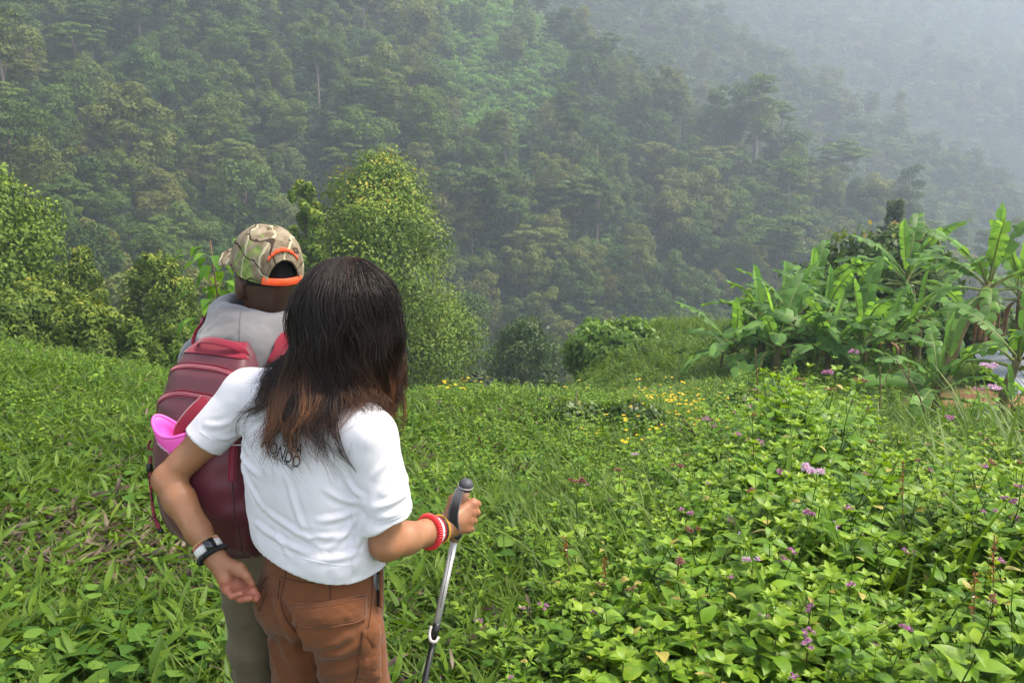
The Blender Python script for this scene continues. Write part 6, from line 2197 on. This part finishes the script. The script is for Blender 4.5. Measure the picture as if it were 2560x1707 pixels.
# trousers and boots
f = Field((-1.05, 2.05, -.45), (-.40, 2.72, 1.02), .0085)
pm = mc - MF[:2] * .01
f.rings([.72, .80, .88, .96, 1.0], [pm[0]] * 5, [pm[1]] * 5, [.165, .17, .168, .16, .155], [.12, .128, .128, .12, .115], MYAW)
gzm = gz(*mc)
for sd in (-1, 1):
    hp = np.array([pm[0], pm[1], .80]) + MR * sd * .088
    kn = np.array([pm[0], pm[1], .44]) + MR * sd * .092 + MF * .02
    an = np.array([pm[0], pm[1], gzm + .08]) + MR * sd * .095
    f.cap(hp, kn, .094, .078, .03); f.cap(kn, an, .078, .066, .03)


def kh_disp(V, Nn):
    z = V[:, 2]
    ff = .008 * fold(V, (1, .2, -.35), 22, 6, 1, 61, .5) * sstep(.85, .6, z) + .010 * fold(V, (1, .3, -.2), 34, 8, 1, 63, .5) * sstep(.5, .34, z) + .002 * vnoise(V * 50, 65)
    return V + Nn * ff[:, None]


field_obj('trousers', f, M_KHAKI, man, sm=2, disp=kh_disp)
for sd in (-1, 1):
    a = np.array([pm[0], pm[1], gzm + .05]) + MR * sd * .095
    f = Field(a - .25, a + .3, .010)
    f.cap(a - MF * .04, a + MF * .16 - [0, 0, .012], .048, .042, .01); f.cap(a, a + [0, 0, .12], .058, .066, .02)
    f.plane_cut(a + [0, 0, -.05], (0, 0, -1), .4)
    field_obj('boot', f, M_BOOT, man)

# ---- camouflage cap
m, t, b, out = nodes('camouflage_cloth')
tc = N(t, 'ShaderNodeTexCoord')
mp = N(t, 'ShaderNodeMapping'); mp.inputs['Scale'].default_value = (1, 1, .45); mp.inputs['Rotation'].default_value = (.3, .5, .2)
t.links.new(tc.outputs['Object'], mp.inputs[0])
n1_ = N(t, 'ShaderNodeTexNoise', Scale=17.0, Detail=7.0, Roughness=.72, Distortion=1.2); t.links.new(mp.outputs[0], n1_.inputs['Vector'])
bark = ramp(t, n1_.outputs[0], [(.25, (.055, .036, .022)), (.42, (.13, .095, .060)), (.55, (.23, .185, .125)), (.72, (.36, .31, .22))])
n2_ = N(t, 'ShaderNodeTexNoise', Scale=8.0, Detail=2.0, Distortion=.6); t.links.new(tc.outputs['Object'], n2_.inputs['Vector'])
gm_ = ramp(t, n2_.outputs[0], [(.57, (0, 0, 0)), (.63, (1, 1, 1))])
n3_ = N(t, 'ShaderNodeTexNoise', Scale=40.0, Detail=4.0); t.links.new(tc.outputs['Object'], n3_.inputs['Vector'])
grn = ramp(t, n3_.outputs[0], [(.35, (.10, .16, .035)), (.65, (.26, .32, .10))])
c = mixc(t, bark, grn, gm_)
wv = N(t, 'ShaderNodeTexWave', Scale=5.5, Distortion=9.0, Detail=3.0); wv.inputs['Detail Scale'].default_value = 1.4
t.links.new(tc.outputs['Object'], wv.inputs['Vector'])
tw = ramp(t, wv.outputs[0], [(.955, (0, 0, 0)), (.98, (1, 1, 1))])
c = mixc(t, c, (.42, .38, .24), tw)
wv2 = N(t, 'ShaderNodeTexWave', Scale=7.0, Distortion=12.0, Detail=3.0); mp2 = N(t, 'ShaderNodeMapping'); mp2.inputs['Rotation'].default_value = (1.2, .3, .9)
t.links.new(tc.outputs['Object'], mp2.inputs[0]); t.links.new(mp2.outputs[0], wv2.inputs['Vector'])
tw2 = ramp(t, wv2.outputs[0], [(.965, (0, 0, 0)), (.985, (1, 1, 1))])
c = mixc(t, c, (.045, .03, .02), tw2)
t.links.new(c, b.inputs['Base Color']); b.inputs['Roughness'].default_value = .85; b.inputs['Specular IOR Level'].default_value = .15
M_CAMO = m
M_ORANGE = plain_mat('orange_plastic', (.78, .085, .018), .45, .4, .04)
cc = mh + QU * .018                                        # centre of the cap's opening
CT = R(-7)                                                 # cap sits lower at the back
CRm = np.stack([QR, QF * math.cos(CT) - QU * math.sin(CT) * -1, QU * math.cos(CT) + QF * math.sin(CT) * -1], 1)
CF_, CU_ = unit(QF * math.cos(.29) + QU * math.sin(.29)), unit(QU * math.cos(.29) - QF * math.sin(.29))


def cap_pt(th, h, off=0.0):
    """th: 0 = front, pi = back; h: 0 rim .. 1 top"""
    a = h * math.pi / 2
    k = math.cos(a) ** .62
    q = (.0965 + off) * k * math.sin(th), (.115 + off) * k * math.cos(th)
    return cc + QR * q[0] + CF_ * q[1] + CU_ * ((.118 + off) * math.sin(a) ** 1.05 - .004)


nth, nh = 96, 26
V, F = [], []
for i in range(nth):
    for j in range(nh):
        th, h = i / nth * 2 * math.pi, j / (nh - 1)
        seam = abs(((th * 6 / (2 * math.pi)) + .5) % 1 - .5)
        V.append(cap_pt(th, h, -.0016 * math.exp(-(seam / .035) ** 2) + .0012 * math.sin(5 * th + 3 * h)))
V = np.array(V)


def opening(th, h):                                        # arched gap over the strap
    x = (th - math.pi) / .50
    return abs(x) < 1 and h < .40 * math.sqrt(max(0, 1 - x * x))


keepf = []
for i in range(nth):
    for j in range(nh - 1):
        th = (i + .5) / nth * 2 * math.pi; h = (j + .5) / (nh - 1)
        if opening(th, h): continue
        a, b2 = i * nh + j, ((i + 1) % nth) * nh + j
        keepf.append((b2, a, a + 1, b2 + 1))
inner = V - np.array([unit(v - cc) for v in V]) * .0035
F2 = [(q[3] + len(V), q[2] + len(V), q[1] + len(V), q[0] + len(V)) for q in keepf]
b_ = MB(); b_.add(np.r_[V, inner], keepf + F2)
capo = adm(b_.build('cap', M_CAMO, None))
# brim
V, F = [], []
na, nb_ = 25, 9
for lay_ in (0, 1):
    for i in range(na):
        th = R(-62) + R(124) * i / (na - 1)
        for j in range(nb_):
            e = j / (nb_ - 1)
            r0 = cap_pt(th, .0)
            ext = .098 * math.cos(th * .95) ** .6 * e
            p = r0 + CF_ * ext + QR * (math.sin(th) * .004 * e) - CU_ * (.012 * e ** 1.4 + .022 * e * (abs(math.sin(th)) ** 2) + .003 * lay_)
            V.append(p)
for i in range(na - 1):
    for j in range(nb_ - 1):
        a = i * nb_ + j; m0 = na * nb_
        F.append((a, a + 1, a + nb_ + 1, a + nb_)); F.append((m0 + a, m0 + a + nb_, m0 + a + nb_ + 1, m0 + a + 1))
for i in range(na - 1):
    a = i * nb_ + nb_ - 1; m0 = na * nb_
    F.append((a, m0 + a, m0 + a + nb_, a + nb_))
b_ = MB(); b_.add(V, F); b_.build('brim', M_CAMO, capo)
# bound edge of the gap, strap, embroidered orange row, button, eyelets
arc = [cap_pt(math.pi + .5 * math.cos(a), .40 * math.sin(a), .0012) for a in np.linspace(0, math.pi, 30)]
b_ = MB(); tube(b_, arc, .0032, 6); b_.build('opening_binding', M_CAMO, capo)
st_ = [cap_pt(math.pi + x, .055, .003) for x in np.linspace(-.60, .60, 24)]
b_ = MB(); tube(b_, st_, .0100, 8, .5, 0, True, .15, up=-QF); b_.build('strap', M_ORANGE, capo)
b_ = MB()
for x in np.linspace(-.42, .1, 7):
    p = cap_pt(math.pi + x, .045, .0046); tube(b_, [p, p + unit(p - cc) * .001], .0022, 8)
b_.build('snap_hole', plain_mat('dark_orange', (.45, .05, .012), .6, .3, .05), capo)
b_ = MB()
gq = np.random.default_rng(12)
for x in np.linspace(.80, -.80, 22):                       # stitched orange row over the gap
    a = math.acos(np.clip(x, -1, 1))
    th, h = math.pi + .60 * math.cos(a), .10 + .42 * math.sin(a)
    p0_ = cap_pt(th, h, .0022); p1_ = cap_pt(th + gq.normal() * .012, h + gq.uniform(.045, .075), .0022)
    tube(b_, [p0_, (p0_ + p1_) / 2 + QR * gq.normal() * .0006, p1_], gq.uniform(.0016, .0026), 4)
b_.build('embroidery', M_ORANGE, capo)
b_ = MB(); p = cap_pt(0, 1, 0); tube(b_, [p - CU_ * .002, p + CU_ * .003, p + CU_ * .005], [.008, .007, .003], 12); b_.build('button', M_CAMO, capo)
for k in range(6):
    b_ = MB(); p = cap_pt(k * math.pi / 3 + math.pi / 6, .70, .0012); d_ = unit(p - cc); tube(b_, [p - d_ * .001, p + d_ * .0010], .0030, 8); b_.build('eyelet', M_BLKC, capo)

# ------------------------------------------------------------------ backpack
m, t, b, out = nodes('burgundy_coated_cloth')
tc = N(t, 'ShaderNodeTexCoord')
nz = N(t, 'ShaderNodeTexNoise', Scale=5.0, Detail=4.0); t.links.new(tc.outputs['Object'], nz.inputs['Vector'])
c = ramp(t, nz.outputs[0], [(.3, (.080, .009, .017)), (.7, (.110, .014, .025))])
t.links.new(c, b.inputs['Base Color']); b.inputs['Roughness'].default_value = .5; b.inputs['Specular IOR Level'].default_value = .5; b.inputs['Sheen Weight'].default_value = .12
n2 = N(t, 'ShaderNodeTexNoise', Scale=300.0, Detail=2.0); t.links.new(tc.outputs['Object'], n2.inputs['Vector'])
bp = N(t, 'ShaderNodeBump', Strength=.12, Distance=.001); t.links.new(n2.outputs[0], bp.inputs['Height']); t.links.new(bp.outputs[0], b.inputs['Normal'])
M_PU = m
M_RED = fabric('red_webbing', (.205, .010, .028), .8, 500, .08, .2, .2)
M_ZIP = plain_mat('rose_zip_teeth', (.52, .20, .24), .5, .4, .1)
M_ZTAPE = fabric('red_zip_tape', (.19, .010, .026), .8, 500)
bo = np.array([-.738, 2.205, .882])                        # bottom centre of the back panel
bag = empty('backpack', tuple(bo), MYAW, 'burgundy backpack with red straps on the back of the man', 'backpack')
BO = -MF
BL3 = np.stack([MR, BO, QU], 1)
bag_pt = lambda x, y, z: bo + MR * x + BO * y + QU * z
f = Field((-1.12, 1.88, .82), (-.52, 2.42, 1.48), .0045)
ZZ = np.array([0, .05, .15, .28, .40, .48, .53, .56])
Wd = np.array([.105, .132, .146, .148, .140, .122, .10, .07])
Dp = np.array([.115, .155, .185, .190, .165, .125, .085, .04])
cx_ = [bo[0] + BO[0] * d / 2 for d in Dp]; cy2 = [bo[1] + BO[1] * d / 2 for d in Dp]
f.rings(bo[2] + ZZ, cx_, cy2, Wd, Dp / 2, MYAW, 0, 3.4)
sl, (X, Y, Z) = f.sub(f.lo, f.lo + 9)
# front pocket swelling between the lower zip and the base
f.ell(bag_pt(0, .135, .20), (.125, .075, .185), BL3, .03)
for sd in (-1, 1): f.ell(bag_pt(sd * .138, .085, .13), (.028, .06, .11), BL3, .025)


def bag_disp(V, Nn):
    l = (V - bo) @ BL3
    ff = .0040 * fold(V, (.3, 0, 1), 15, 4, 1, 71, .4) * sstep(.5, .3, l[:, 2])
    ff += .0065 * fold(V, (.5, .2, 1), 17, 3, 1, 73, .4) * np.exp(-((l[:, 2] - .43) / .055) ** 2)
    ff += .0085 * fold(V, (1, .3, .25), 26, 6, 1, 75, .5) * sstep(.06, .12, l[:, 0]) * sstep(.34, .24, l[:, 2])
    ff += .004 * fold(V, (1, .2, .3), 20, 5, 1, 77, .5) * sstep(.15, .03, l[:, 2])
    for zc, w_ in ((.432, .010), (.498, .007)):
        ff -= .0022 * np.exp(-((l[:, 2] - zc + .05 * np.clip(np.abs(l[:, 0]) - .06, 0, 1)) / w_) ** 2) * (l[:, 1] > .03)
    return V + Nn * ff[:, None]


bb, BGV, BGQ = field_obj('bag_body', f, M_PU, bag, sm=3, disp=bag_disp)
BAG_BVH = bvh_of(BGV, BGQ)


def bag_ray(x, z, y0=.5, lift=.001, dirn=None):
    """point of the bag's outside at local (x, z), seen from behind"""
    o = Vector(bag_pt(x, y0, z)); h = BAG_BVH.ray_cast(o, Vector(MF))
    return (h[0] + h[1] * lift, h[1]) if h[0] is not None else (None, None)


def bag_line(pts, n, lift=.001):
    s_ = spline([(x, z, 0) for x, z in pts], n)
    return [p for p in (bag_ray(x, z, .5, lift)[0] for x, z, _ in s_) if p is not None]


def bag_part(mb, name, mat_): return adopt(mb.build(name, mat_), bag)


ZU = [(-.130, .440), (-.112, .482), (-.06, .500), (0, .503), (.06, .500), (.112, .482), (.130, .440)]
ZL = [(-.142, .24), (-.140, .34), (-.122, .408), (-.06, .436), (0, .439), (.06, .435), (.105, .418), (.128, .37), (.130, .24)]
for nm, pts, n in (('upper_zip', ZU, 70), ('pocket_zip', ZL, 110)):
    line = np.array(bag_line(pts, n, .0012))
    nr = np.array([tuple(bag_ray(*((p - bo) @ BL3)[[0, 2]])[1] or (0, -1, 0)) for p in line])
    T_ = unit(np.gradient(line, axis=0)); sidev = np.cross(T_, nr)
    b_ = MB(); tube(b_, line, .0095, 8, .5, 0, True, .14, up=nr)
    zp = bag_part(b_, nm, M_ZTAPE)
    b_ = MB()
    for i in range(0, len(line) - 1):
        for fr in (0, .5):
            p = line[i] * (1 - fr) + line[i + 1] * fr + nr[i] * .0022
            for sd in (-1, 1):
                tube(b_, [p + sidev[i] * sd * .0008, p + sidev[i] * sd * .0034], .00085, 4)
    b_.build('zip_teeth', M_ZIP, zp)
    b_ = MB(); tube(b_, line - sidev * .0100 + nr * .0008, .0014, 5); b_.build('piping', M_RED, zp)
# red top panel
b_ = MB()
V, F = [], []
na, nz_ = 25, 9
for j in range(nz_):
    for i in range(na):
        x = (-1 + 2 * i / (na - 1)) * np.interp(j / (nz_ - 1), [0, 1], [.104, .075]); z = .514 + .040 * j / (nz_ - 1) - .04 * max(0, abs(x) - .06)
        o = Vector(bag_pt(x, .4, z + .10)); d_ = Vector(MF * .95 - QU * .25).normalized()
        h = BAG_BVH.ray_cast(o, d_)
        V.append(tuple(h[0] + h[1] * .003) if h[0] is not None else bag_pt(x, .04, z))
for j in range(nz_ - 1):
    for i in range(na - 1):
        a = j * na + i; F.append((a, a + 1, a + na + 1, a + na))
b_.add(V, F); bag_part(b_, 'top_panel', M_RED)
# grab handle
hp_ = spline([bag_pt(-.062, .050, .528), bag_pt(-.050, .062, .556), bag_pt(-.01, .072, .566), bag_pt(.04, .072, .564), bag_pt(.082, .062, .552), bag_pt(.094, .050, .526)], 30)
b_ = MB(); tube(b_, hp_, .0115, 10, .5, 0, True, .22, up=QU * .8 + BO * .6); bag_part(b_, 'grab_handle', M_RED)
# shoulder straps over the sweatshirt
for sd in (-1, 1):
    pts = []
    for s0, zz, yy in ((.092, 1.38, .145), (.112, 1.425, .095), (.128, 1.435, .03), (.122, 1.41, -.06), (.120, 1.34, -.135), (.120, 1.22, -.16), (.15, 1.08, -.11), (.16, 1.02, .0)):
        pts.append(np.array([nb[0], nb[1], zz]) + MR * sd * (s0 + .035 * (sd > 0)) - MF * yy)
    pts = spline(pts, 40)
    out_, onr = [], []
    for p in pts:
        h = SW_BVH.find_nearest(Vector(p))
        d_ = np.array(p) - np.array(h[0]); onr.append(np.array(h[1]))
        out_.append(np.array(h[0]) + np.array(h[1]) * max(.008, min(.03, d_ @ np.array(h[1]))))
    out_ = np.array(out_); out_[1:-1] = (out_[:-2] + out_[1:-1] * 2 + out_[2:]) / 4
    b_ = MB(); tube(b_, out_, .029, 12, .5, 0, True, .20, up=np.array(onr)); bag_part(b_, 'shoulder_strap', M_RED)
# hanging loop that holds the pink thing
lp_ = [bag_ray(.044, .435, .5, .004)[0], bag_ray(.034, .412, .5, .012)[0], bag_ray(.014, .384, .5, .016)[0], bag_ray(-.004, .356, .5, .012)[0], bag_ray(-.010, .335, .5, .006)[0]]
b_ = MB(); tube(b_, spline([np.array(p) for p in lp_], 22), .0165, 8, .5, 0, True, .09, up=BO + 0 * MR); bag_part(b_, 'webbing_loop', M_RED)
# seams of the main body
b_ = MB()
for pts in ([(.126, .39), (.132, .25), (.130, .10), (.115, .02)], [(-.10, .02), (0, .008), (.10, .02)]):
    q = bag_line(pts, 40, .0006)
    if len(q) > 3: tube(b_, q, .0015, 4)
bag_part(b_, 'seam', fabric('dark_burgundy_thread', (.05, .006, .012)))
# drawcords hanging on the left side
M_CORD, tt, bb2, oo2 = nodes('red_black_braid')
tc = N(tt, 'ShaderNodeTexCoord'); ck = N(tt, 'ShaderNodeTexVoronoi', Scale=260.0); tt.links.new(tc.outputs['Object'], ck.inputs['Vector'])
c = ramp(tt, ck.outputs['Distance'], [(.35, (.50, .04, .07)), (.5, (.05, .01, .015))]); tt.links.new(c, bb2.inputs['Base Color']); bb2.inputs['Roughness'].default_value = .8
for k_, dx in enumerate((0, .007)):
    b_ = MB()
    c0 = A3(374 + 3 * k_, 1185, 2.10); c1 = A3(379, 1245, 2.09); c2 = A3(384 + 3 * k_, 1290, 2.075); c3 = A3(396 + 6 * k_, 1322, 2.06)
    tube(b_, spline([A3(377, 1140, 2.12), c0, c1, c2, c3], 24), .0034, 6); bag_part(b_, 'drawcord', M_CORD)
    b_ = MB(); tube(b_, [c3, c3 + (c3 - c2) * .28], .0048, 8); bag_part(b_, 'cord_end', M_BLKC)
b_ = MB(); c0 = A3(374, 1170, 2.105); tube(b_, [c0 - [0, 0, .011], c0 - [0, 0, .004], c0 + [0, 0, .008], c0 + [0, 0, .012]], [.007, .0085, .0085, .005], 10); bag_part(b_, 'cord_toggle', M_BLKC)
b_ = MB(); tube(b_, spline([A3(377, 1100, 2.13), A3(371, 1118, 2.125), A3(384, 1126, 2.12)], 8), .006, 6, .5, 0, True, .4); bag_part(b_, 'side_tab', M_RED)

# the pink rubbery thing on the loop
M_PINK = plain_mat('pink_rubber', (.82, .10, .46), .42, .4, .05, 6)
M_PINKT = plain_mat('white_print', (.85, .62, .75), .6, .3, .05)
pk = np.array(bag_ray(-.006, .372, .5, .0)[0])
pink = empty('pink_cup', tuple(pk), MYAW, 'glossy pink rubbery cup hooked on the red loop of the backpack', 'cup')
b_ = MB()
V, F = [], []
rows = [(.0, .058, .031, .0), (-.002, .0605, .0335, .002), (-.012, .061, .034, .004), (-.028, .058, .034, .010), (-.044, .050, .031, .018), (-.056, .038, .024, .026), (-.063, .018, .012, .032), (-.065, .002, .002, .034)]
rin = [(.0, .058, .031, .0), (-.002, .0525, .0265, .0), (-.02, .050, .0255, .004), (-.036, .044, .023, .012), (-.046, .030, .018, .018), (-.050, .002, .002, .020)]
px = unit(MR * .92 - QU * .25 + BO * .1); pz = unit(QU * 1.0 + BO * .12 + MR * .22); py = unit(np.cross(pz, px)); px = np.cross(py, pz)
if py @ BO < 0: py = -py
pcn = pk + py * .034
na = 36
for rws in (rows, rin):
    st0 = len(V)
    for (z, a, b2, sh) in rws:
        for i in range(na):
            t_ = i / na * 2 * math.pi
            wob = 1 + .04 * math.cos(2 * t_ + .7)
            V.append(pcn + px * (a * wob * math.cos(t_) + sh) + py * b2 * math.sin(t_) + pz * (z + .010 * math.cos(t_ * 2) * (z > -.03)))
    for j in range(len(rws) - 1):
        for i in range(na):
            q = (st0 + j * na + i, st0 + j * na + (i + 1) % na, st0 + (j + 1) * na + (i + 1) % na, st0 + (j + 1) * na + i)
            F.append(q if rws is rows else q[::-1])
V = np.array(V)
b_.add(V, F)
adopt(b_.build('cup_body', M_PINK), pink)
rimp = [pcn + px * (.0585 * (1 + .04 * math.cos(2 * t_ + .7)) * math.cos(t_)) + py * .0315 * math.sin(t_) + pz * (.001 + .010 * math.cos(t_ * 2)) for t_ in np.linspace(0, 2 * math.pi, 40)]
b_ = MB(); tube(b_, rimp, .0042, 8, .5, 0, False); adopt(b_.build('rim', M_PINK), pink)
b_ = MB()
for i in range(7):
    x = -.012 + .006 * i
    p0_ = pcn + px * x + py * (.0345 * math.sqrt(max(.1, 1 - (x / .06) ** 2)) + .0005) + pz * (-.034 - .0015 * i)
    tube(b_, spline([p0_, p0_ + px * .002 + pz * .005, p0_ + px * .004, p0_ + px * .006 + pz * (.004 if i % 2 else -.003)], 7), .0007, 4, .5, 0, False)
adopt(b_.build('printed_squiggle', M_PINKT), pink)
